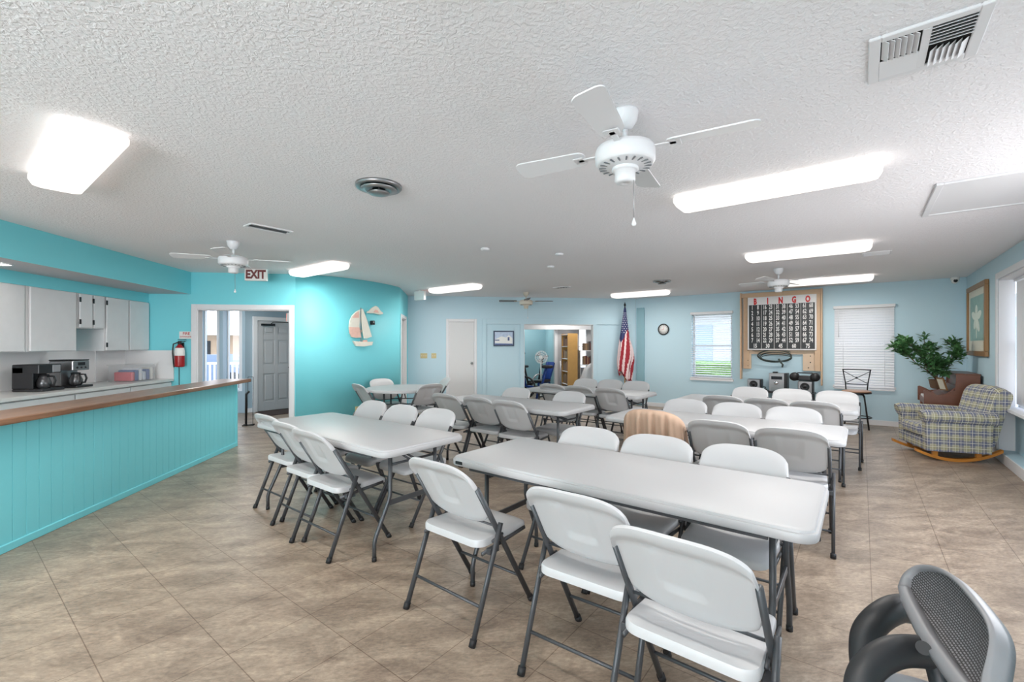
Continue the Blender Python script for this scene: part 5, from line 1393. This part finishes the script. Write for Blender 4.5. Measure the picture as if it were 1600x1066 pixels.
branch((0.0, 0, 0.12), (0.05, 0.05, 0.6), 0.22, 0.010, 2)
branch((0.0, 0, 0.12), (-0.3, -0.2, 0.35), 0.24, 0.009, 1)
obj('branches', bm, M['bark'], t)
bm = new()
def add_leaf(p, d, L):
    d = d.normalized(); side_ = d.cross(Vector((rnd.uniform(-.4, .4), rnd.uniform(-.4, .4), 1))).normalized(); up_ = side_.cross(d)
    w = L*0.23; pts = [(0, 0, 0), (0.25, 0.85, -0.02), (0.55, 1.0, 0), (0.85, 0.45, -0.06), (1.0, 0, -0.12)]
    L1 = [bm.verts.new(p+d*a*L+side_*b*w+up_*(c*L+0.12*b*w)) for a, b, c in pts]
    L2 = [L1[0]]+[bm.verts.new(p+d*a*L-side_*b*w+up_*(c*L+0.12*b*w)) for a, b, c in pts[1:-1]]+[L1[-1]]
    mid = [L1[0]]+[bm.verts.new(p+d*a*L+up_*(c*L)) for a, b, c in pts[1:-1]]+[L1[-1]]
    for S in (L1, L2):
        for k in range(4):
            vs = [mid[k], mid[k+1], S[k+1], S[k]]; u_ = []
            for v in vs:
                if v not in u_: u_.append(v)
            if len(u_) >= 3: bm.faces.new(u_)
for q, dd in tips:
    for k in range(8):
        d = (dd*0.7+Vector((rnd.uniform(-1, 1), rnd.uniform(-1, 1), rnd.uniform(-.7, .5)))).normalized()
        st_ = q+Vector((rnd.uniform(-.035, .035), rnd.uniform(-.035, .035), rnd.uniform(-.03, .03)))
        add_leaf(st_, d, rnd.uniform(0.07, 0.105))
fo = obj('foliage', bm, M['leaf'], t, normals=False)

# ------------------------------------------------------------------ plaid rocker (local +x = forward)
fa = math.radians(153)
t = thing('rocking_chair', 'plaid upholstered armchair on curved honey oak rockers', 'armchair', (6.14, 4.99, 0), fa); t.scale = (0.86, 1, 1)
def uvbox(bm, scale=1.0):
    lay = bm.loops.layers.uv.verify()
    for f in bm.faces:
        n = f.normal
        for l in f.loops:
            c = l.vert.co
            if abs(n.z) > 0.6: uv_ = (c.x, c.y)
            elif abs(n.y) > abs(n.x): uv_ = (c.x, c.z)
            else: uv_ = (c.y, c.z)
            l[lay].uv = (uv_[0]*scale+5, uv_[1]*scale+5)
def plaid(name, bm):
    bmesh.ops.recalc_face_normals(bm, faces=bm.faces[:]); bm.normal_update(); uvbox(bm)
    o = obj(name, bm, M['plaid'], t, normals=False); smooth_angle(o, 40); return o
for sy in (-1, 1):
    bm = new(); y0 = sy*0.31
    prof = []
    N = 22
    for k in range(N+1):
        a = k/N; xx = 0.47-0.95*a; zz = 0.045+0.40*(a-0.47)**2*1.25*(1.0 if a > 0.47 else 0.9)+0.0
        prof.append((xx, zz))
    up_ = [(a, b+0.035) for a, b in prof]
    prism(bm, prof+up_[::-1], y0-0.028, y0+0.028, 'xz')
    zmin = min(v.co.z for v in bm.verts)
    for v in bm.verts: v.co.z -= zmin-0.0
    o = obj('rocker_runner', bm, M['honey'], t)
    bm = new(); box(bm, 0.22, 0.28, y0-0.02, y0+0.02, 0.035, 0.14, 0.004, 1); box(bm, -0.26, -0.20, y0-0.02, y0+0.02, 0.035, 0.14, 0.004, 1); obj('runner_post', bm, M['honey'], o)
bm = new(); box(bm, -0.30, 0.36, -0.25, 0.25, 0.11, 0.27, 0.03, 3); plaid('seat_base', bm)
bm = new(); box(bm, -0.20, 0.40, -0.245, 0.245, 0.275, 0.42, 0.045, 4); plaid('seat_cushion', bm)
for sy in (-1, 1):
    bm = new()
    prism(bm, [(-0.34, 0.12), (0.36, 0.12), (0.37, 0.50), (0.30, 0.54), (-0.36, 0.52)], min(sy*0.255, sy*0.37), max(sy*0.255, sy*0.37), 'xz'); plaid('side_panel', bm)
    bm = new(); pts = [(0.40, 0, 0.525), (0.36, 0, 0.54), (0.1, 0, 0.535), (-0.15, 0, 0.53), (-0.40, 0, 0.52)]
    pts = [(a, sy*0.325, c) for a, b, c in pts]
    tube(bm, pts, 0.082, 20); plaid('armrest', bm)
# back: curved slab reclined, top rolled
bm = new(); NY = 14; prof = [(-0.20, 0.36), (-0.27, 0.50), (-0.33, 0.66), (-0.375, 0.81), (-0.41, 0.885), (-0.47, 0.915), (-0.54, 0.89), (-0.555, 0.81), (-0.49, 0.60), (-0.44, 0.40), (-0.38, 0.22), (-0.32, 0.20)]
prof = catmull(prof+[prof[0]], 3)[:-1]
rings = []
for i in range(NY+1):
    yy = -0.31+0.62*i/NY; e = abs(2*i/NY-1); kx = 0.03*(e**3); kz = 0.045*(e**4)
    rings.append([bm.verts.new((a-kx, yy*(1+0.10*(z_-0.4)), z_-(kz if z_ > 0.6 else 0))) for a, z_ in prof])
for A, B in zip(rings, rings[1:]):
    n = len(A)
    for k in range(n): bm.faces.new((A[k], A[(k+1) % n], B[(k+1) % n], B[k]))
bm.faces.new(rings[0]); bm.faces.new(rings[-1]); plaid('backrest', bm)

# ------------------------------------------------------------------ pink toy by the window
t = thing('plastic_stand', 'bright pink plastic object with a round foot cut by the right edge of the picture', 'toy', (6.42, 4.00, 0))
bm = new(); lathe(bm, [(0.10, 0), (0.10, 0.012), (0.04, 0.03), (0.015, 0.05)], 24); obj('foot', bm, M['pink'], t)
bm = new(); tube(bm, [(0, 0, 0.04), (0, 0, 0.28)], 0.014, 10); obj('stem', bm, M['pink'], t)
bm = new(); lathe(bm, [(0.02, 0.26), (0.075, 0.29), (0.09, 0.34), (0.085, 0.42), (0.05, 0.46), (0.001, 0.47)], 24)
for v in bm.verts: v.co.x += 0.012*math.sin(v.co.z*90); 
obj('body', bm, M['pink'], t)

# ------------------------------------------------------------------ mesh office chair in the right corner
Fv = Vector((math.sin(YAW), math.cos(YAW), 0)); Rv = Vector((math.cos(YAW), -math.sin(YAW), 0)); Zv = Vector((0, 0, 1))
def LD(l, d, z): return Rv*l+Fv*d+Zv*z
Co = LD(1.034, 1.056, 0.724)
av = LD(-0.1056, -0.1918, 0.0106); bv = LD(0.0493, -0.0246, 0.0862)
seatc = LD(0.98, 1.02, 0.0)
t = thing('office_chair', 'graphite mesh office chair with looped arms in the bottom right corner', 'office chair', (seatc.x, seatc.y, 0))
org = Vector((seatc.x, seatc.y, 0))
nv = av.cross(bv).normalized()
rim = [(-1.416, -0.5), (-1.56, -0.12), (-1.50, 0.30), (-1.294, 0.617), (-0.95, 0.868), (-0.451, 0.974), (0.109, 0.93), (0.40, 0.84), (0.60, 0.66), (0.76, 0.38), (0.90, 0.12), (1.04, -0.10), (1.08, -0.33), (1.0, -0.50), (0.78, -0.627), (0.305, -0.703), (-0.289, -0.735), (-0.862, -0.674), (-1.18, -0.61)]
rim = catmull(rim+[rim[0]], 4)[:-1]
N = len(rim)
rc = (sum(a for a, b in rim)/N, sum(b for a, b in rim)/N)
RC = Co+av*rc[0]+bv*rc[1]
def hp(i, f=1.0):
    a, b = rim[i % N]
    return Co+av*(rc[0]+(a-rc[0])*f)+bv*(rc[1]+(b-rc[1])*f)
def inv(p): return p-org
if nv.dot(Vector((0, 0, CAMZ))-RC) < 0: nv = -nv
bm = new()
prof_off = [(-1.0, 0.004), (-0.9, 0.012), (-0.3, 0.016), (0.0, 0.006), (0.0, -0.014), (-0.3, -0.030), (-0.9, -0.020)]
rings = []
for i in range(N):
    p = hp(i); tng = (hp(i+1)-hp(i-1)).normalized(); outd = tng.cross(nv).normalized()
    if outd.dot(p-RC) < 0: outd = -outd
    w = 0.012+0.024*max(0.0, min(1.0, 0.35-rim[i][1]*0.9))
    rings.append([bm.verts.new(inv(p+outd*o_*w+nv*n_)) for o_, n_ in prof_off])
for i in range(N):
    A, B = rings[i], rings[(i+1) % N]; n = len(A)
    for q in range(n):
        f = bm.faces.new((A[q], A[(q+1) % n], B[(q+1) % n], B[q])); f.smooth = True
obj('back_frame', bm, M['officelight'], t)
bm = new(); lay = bm.loops.layers.uv.verify(); NR = 10; G_ = []
sag = -0.035
for r_ in range(NR+1):
    f = r_/NR; G_.append([bm.verts.new(inv(hp(i, f*0.97)+nv*sag*(1-f*f))) for i in range(N)] if r_ else None)
c0 = bm.verts.new(inv(RC+nv*sag)); uvof = {c0: (5.0, 5.0)}
for r_ in range(1, NR+1):
    for i in range(N):
        f = r_/NR; uvof[G_[r_][i]] = (5+0.22*f*(rim[i][0]-rc[0]), 5+0.105*f*(rim[i][1]-rc[1]))
for i in range(N):
    bm.faces.new((c0, G_[1][i], G_[1][(i+1) % N]))
    for r_ in range(1, NR): bm.faces.new((G_[r_][i], G_[r_+1][i], G_[r_+1][(i+1) % N], G_[r_][(i+1) % N]))
for f in bm.faces:
    f.smooth = True
    for l in f.loops: l[lay].uv = uvof[l.vert]
obj('mesh_back', bm, M['weave'], t, normals=False, label='dark woven mesh panel')
def arm(pts, r_):
    bm = new(); tube(bm, catmull([tuple(inv(p)) for p in pts], 6), r_, 18, flat=0.85); return obj('armrest', bm, M['officegrey'], t)
arm([LD(1.278, 1.408, 0.565), LD(1.166, 1.355, 0.608), LD(1.080, 1.320, 0.602), LD(1.033, 1.311, 0.561), LD(1.012, 1.294, 0.513), LD(0.999, 1.267, 0.454)], 0.040)
a2 = arm([LD(1.100, 1.144, 0.612), LD(1.005, 1.118, 0.640), LD(0.924, 1.091, 0.655), LD(0.858, 1.074, 0.636), LD(0.819, 1.056, 0.604), LD(0.805, 1.038, 0.558)], 0.037)
hc = LD(0.986, 1.078, 0.675); hd = (Vector((0, 0, CAMZ))-hc).normalized()
bm = new(); lathe(bm, [(0.015, 0.004), (0.014, 0.0), (0.001, -0.004)], 20)
Q = hd.to_track_quat('Z', 'Y').to_matrix()
for v in bm.verts: v.co = Q @ v.co+inv(hc)+hd*0.012
obj('arm_hole_shade', bm, M['rubber'], a2)  # black disc painted as the dark inside of the hole in the arm
bm = new(); tube(bm, [inv(LD(1.05, 1.12, 0.62)), inv(LD(1.08, 1.12, 0.50)), inv(LD(1.04, 1.08, 0.40)), inv(LD(0.98, 1.02, 0.37))], 0.022, 12); obj('spine', bm, M['black'], t)
# seat
ctr = LD(1.06, 1.13, 0.44); hx = 0.165
pts = [ctr+Rv*hx*math.cos(a)+Fv*hx*math.sin(a) for a in [2*PI*q/40 for q in range(40)]]
bm = new(); tube(bm, [inv(p) for p in pts], 0.018, 10, closed=True); obj('seat_frame', bm, M['officelight'], t)
bm = new(); lay = bm.loops.layers.uv.verify(); vs = [bm.verts.new(inv(p)) for p in pts]; f = bm.faces.new(vs)
for l in f.loops: l[lay].uv = (l.vert.co.x+5, l.vert.co.y+5)
obj('mesh_seat', bm, M['weave'], t, label='dark woven mesh seat')
bm = new(); lathe(bm, [(0.03, 0.09), (0.03, 0.25), (0.02, 0.25), (0.02, 0.34), (0.07, 0.36), (0.07, 0.385)], 20); obj('gas_column', bm, M['black'], t)
for k in range(5):
    a = 2*PI*k/5+0.3; c_, s_ = math.cos(a), math.sin(a)
    bm = new(); tube(bm, [(0.02*c_, 0.02*s_, 0.10), (0.24*c_, 0.24*s_, 0.065)], 0.018, 8); lg = obj('base_spoke', bm, M['black'], t)
    bm = new(); lathe(bm, [(0.012, -0.022), (0.027, -0.018), (0.027, 0.018), (0.012, 0.022)], 16, (0.24*c_, 0.24*s_, 0.027), 'y'); tube(bm, [(0.24*c_, 0.24*s_, 0.03), (0.24*c_, 0.24*s_, 0.06)], 0.006, 6); obj('caster', bm, M['black'], lg)

# ------------------------------------------------------------------ exercise room contents
t = thing('bookcase', 'tall oak bookcase standing in the room beyond the wide opening', 'bookcase', (2.93, 11.58, 0))
bm = new(); box(bm, 0, 0.27, 0, 0.02, 0, 1.72); obj('side_panel', bm, M['oak'], t)
bm = new(); box(bm, 0, 0.27, 0.66, 0.68, 0, 1.72); obj('side_panel', bm, M['oak'], t)
bm = new(); box(bm, 0.255, 0.27, 0.02, 0.66, 0, 1.72); obj('back_panel', bm, M['oak'], t)
zs = [0.03, 0.37, 0.71, 1.05, 1.38, 1.70]
for z in zs:
    bm = new(); box(bm, 0.002, 0.255, 0.02, 0.66, z-0.02, z, 0.002, 1); obj('shelf', bm, M['white'] if z > 0.3 else M['oak'], t)
rb = random.Random(3); bcols = [s(120, 60, 50), s(70, 60, 55), s(150, 120, 90), s(60, 70, 95), s(110, 90, 70), s(170, 150, 120), s(90, 40, 45)]
bmats = [mat('book_cover_%d' % i, c_, 0.6) for i, c_ in enumerate(bcols)]
cn = ['dark red', 'dark brown', 'tan', 'navy', 'brown', 'cream', 'maroon']
sn = ['bottom', 'second', 'third', 'fourth', 'top']
for si in range(5):
    yy = 0.03; k = 0
    while yy < 0.60:
        w = rb.uniform(0.03, 0.06); h = rb.uniform(0.18, 0.27); ci = rb.randrange(7)
        bm = new(); box(bm, 0.03, 0.21, yy, yy+w-0.002, zs[si], zs[si]+h, 0.002, 1)
        tag(obj('book', bm, bmats[ci], loc=(2.93, 11.58, 0.0005)), '%s book on the %s shelf of the oak bookcase' % (cn[ci], sn[si]), 'book', 'books on the %s oak shelf, %s spines' % (sn[si], cn[ci]))
        yy += w; k += 1
t = thing('shelf_unit', 'white open shelf with books under the bright far window', 'shelf', (3.36, 11.92, 0))
bm = new(); box(bm, 0, 0.02, 0, 0.30, 0, 1.25); obj('side_panel', bm, M['white'], t)
bm = new(); box(bm, 0.50, 0.52, 0, 0.30, 0, 1.25); obj('side_panel', bm, M['white'], t)
for z in (0.5, 0.88, 1.25):
    bm = new(); box(bm, 0.02 if z < 1.2 else 0, 0.50 if z < 1.2 else 0.52, 0, 0.30, z-0.02 if z < 1.2 else z, z if z < 1.2 else z+0.02); obj('shelf', bm, M['white'], t)
for si, (z, nme) in enumerate(((1.27, 'top'), (0.88, 'middle'))):
    xx = 0.12
    while xx < 0.46:
        w = rb.uniform(0.03, 0.055); h = rb.uniform(0.16, 0.25); ci = rb.randrange(7)
        bm = new(); box(bm, xx, xx+w-0.002, 0.04, 0.20, z, z+h, 0.002, 1)
        tag(obj('book', bm, bmats[ci], loc=(3.36, 11.92, 0.0005)), '%s book on the %s of the white shelf unit by the far window' % (cn[ci], nme), 'book', 'books on the %s white shelf, %s spines' % (nme, cn[ci]))
        xx += w
bm = new(); box(bm, -0.25, 0.25, -0.28, 0.28, 0, 0.02)
# sheet-covered item
bm = new(); NS_ = 20
def cv(i, j):
    a = 2*PI*i/32; f = j/10
    return (0.0+(0.10+0.17*f+0.012*math.sin(a*7)*f)*math.cos(a)+0.10*(1-f), (0.08+0.16*f+0.012*math.sin(a*6)*f)*math.sin(a), 0.86-0.84*f+0.10*(1-f)*math.cos(a)*0.8)
G2 = [[bm.verts.new(cv(i, j)) for i in range(32)] for j in range(11)]
for j in range(10):
    for i in range(32): bm.faces.new((G2[j][i], G2[j][(i+1) % 32], G2[j+1][(i+1) % 32], G2[j+1][i]))
bm.faces.new(G2[0])
bm.faces.new(G2[-1])
tag(obj('dust_sheet', bm, M['fabricgrey'], loc=(3.33, 11.45, 0), smooth=True), 'grey sheet hanging over something beside the white shelf', 'sheet')
# exercise bike
def exercise_bike(label, loc, rz, wheel='silver', frame='bikeblue', sc=1.0):
    t = thing('exercise_bike', label, 'exercise bike', loc, rz); t.scale = (sc, sc, sc)
    bm = new(); tube(bm, [(-0.5, -0.22, 0.03), (-0.5, 0.22, 0.03)], 0.03, 10); obj('foot_bar', bm, M['black'], t)
    bm = new(); tube(bm, [(0.5, -0.22, 0.03), (0.5, 0.22, 0.03)], 0.03, 10); obj('foot_bar', bm, M['black'], t)
    bm = new(); tube(bm, [(-0.5, 0, 0.05), (-0.1, 0, 0.32), (0.35, 0, 0.38), (0.5, 0, 0.05)], 0.035, 10); tube(bm, [(-0.1, 0, 0.32), (-0.22, 0, 0.78)], 0.028, 10); tube(bm, [(0.25, 0, 0.36), (0.38, 0, 1.0)], 0.03, 10); obj('frame', bm, M[frame], t)
    bm = new(); tube(bm, [(0.28+0.24*math.cos(2*PI*q/40), 0, 0.34+0.24*math.sin(2*PI*q/40)) for q in range(40)], 0.022, 8, closed=True)
    for q in range(8): tube(bm, [(0.28, 0, 0.34), (0.28+0.23*math.cos(PI*q/4), 0, 0.34+0.23*math.sin(PI*q/4))], 0.006, 6)
    lathe(bm, [(0.05, -0.03), (0.05, 0.03)], 16, (0.28, 0, 0.34), 'y'); obj('flywheel', bm, M[wheel], t)
    bm = new(); loft(bm, 0.13, 0.09, 0.06, [(-0.03, 0.78), (0, 0.80), (0, 0.83), (-0.03, 0.85)]); 
    for v in bm.verts: v.co.x -= 0.24
    obj('saddle', bm, M['black'], t)
    bm = new(); tube(bm, [(0.30, -0.24, 1.12), (0.42, -0.22, 1.10), (0.38, 0, 1.0), (0.42, 0.22, 1.10), (0.30, 0.24, 1.12)], 0.016, 8); obj('handlebar', bm, M['black'], t)
    bm = new(); lathe(bm, [(0.09, -0.02), (0.09, 0.02)], 20, (0.0, 0.05, 0.30), 'y'); tube(bm, [(0.0, 0.08, 0.30), (0.12, 0.08, 0.20)], 0.012, 8); tube(bm, [(0.0, -0.08, 0.30), (-0.12, -0.08, 0.40)], 0.012, 8); box(bm, 0.08, 0.18, 0.08, 0.18, 0.18, 0.21, 0.004, 1); box(bm, -0.18, -0.08, -0.18, -0.08, 0.39, 0.42, 0.004, 1); obj('crank_pedals', bm, M['black'], t)
    return t
exercise_bike('blue framed exercise bike just inside the wide opening', (1.98, 10.90, 0), 2.85, 'black', 'bikeblue', 1.08)
exercise_bike('dark exercise bike behind the blue one with a pale wheel', (2.12, 12.55, 0), 0.4, 'silver', 'blackmetal')
t = thing('weight_bench', 'blue and silver weight bench beside the oak bookcase', 'weight bench', (2.35, 11.75, 0), 0.9)
bm = new(); tube(bm, [(-0.45, 0, 0.03), (-0.35, 0, 0.42), (0.25, 0, 0.42), (0.55, 0, 0.03)], 0.03, 8); tube(bm, [(-0.1, 0, 0.42), (0.2, 0, 0.95)], 0.03, 8); obj('frame', bm, M['bikeblue'], t)
bm = new(); box(bm, -0.4, 0.1, -0.13, 0.13, 0.44, 0.50, 0.02, 3); obj('seat_pad', bm, M['black'], t)
Rb = Matrix.Rotation(-1.0, 3, 'Y'); bm = new(); box(bm, 0.0, 0.40, -0.12, 0.12, 0.55, 0.95, 0.02, 2, rot=None)
for v in bm.verts: c_ = v.co-Vector((0.2, 0, 0.75)); c_.z *= 0.16; v.co = Rb @ Vector((c_.x*1.3, c_.y, c_.z))+Vector((0.22, 0, 0.72))
obj('back_pad', bm, M['bikeblue'], t)
bm = new()
for a in (-1, 1): tube(bm, [(0.35, a*0.3, 0.02), (0.35, a*0.3, 0.98)], 0.02, 8)
tube(bm, [(0.35, -0.3, 0.06), (0.35, 0.3, 0.06)], 0.02, 8); obj('rack_post', bm, M['silver'], t)
bm = new(); lathe(bm, [(0.15, -0.015), (0.16, 0), (0.15, 0.015)], 28, (2.10, 12.15, 1.08), 'y')
bm.free()
t = thing('pedestal_fan', 'pale round pedestal fan against the far blue wall of the exercise room', 'fan', (2.30, 12.02, 0))
bm = new(); lathe(bm, [(0.16, 0), (0.16, 0.02), (0.03, 0.05), (0.015, 0.06)], 24); obj('base', bm, M['signwhite'], t)
bm = new(); tube(bm, [(0, 0, 0.05), (0, 0, 0.95)], 0.014, 8); obj('pole', bm, M['signwhite'], t)
bm = new()
for r_ in (0.05, 0.10, 0.15, 0.17): tube(bm, [(r_*math.cos(2*PI*q/36), -0.05, 1.08+r_*math.sin(2*PI*q/36)) for q in range(36)], 0.005, 6, closed=True)
for q in range(16): tube(bm, [(0.03*math.cos(PI*q/8), -0.055, 1.08+0.03*math.sin(PI*q/8)), (0.17*math.cos(PI*q/8), -0.05, 1.08+0.17*math.sin(PI*q/8))], 0.003, 5)
obj('guard', bm, M['signwhite'], t)
bm = new(); lathe(bm, [(0.03, -0.05), (0.04, 0.0), (0.045, 0.10), (0.02, 0.13)], 16, (0, 0, 1.08), 'y'); obj('motor', bm, M['signwhite'], t)
for q in range(3):
    bm = new(); a = 2*PI*q/3
    prism(bm, [(0.03*math.cos(a), 1.08+0.03*math.sin(a)), (0.15*math.cos(a-0.4), 1.08+0.15*math.sin(a-0.4)), (0.155*math.cos(a+0.4), 1.08+0.155*math.sin(a+0.4))], -0.035, -0.031, 'xz'); obj('fan_blade', bm, M['silver'], t)
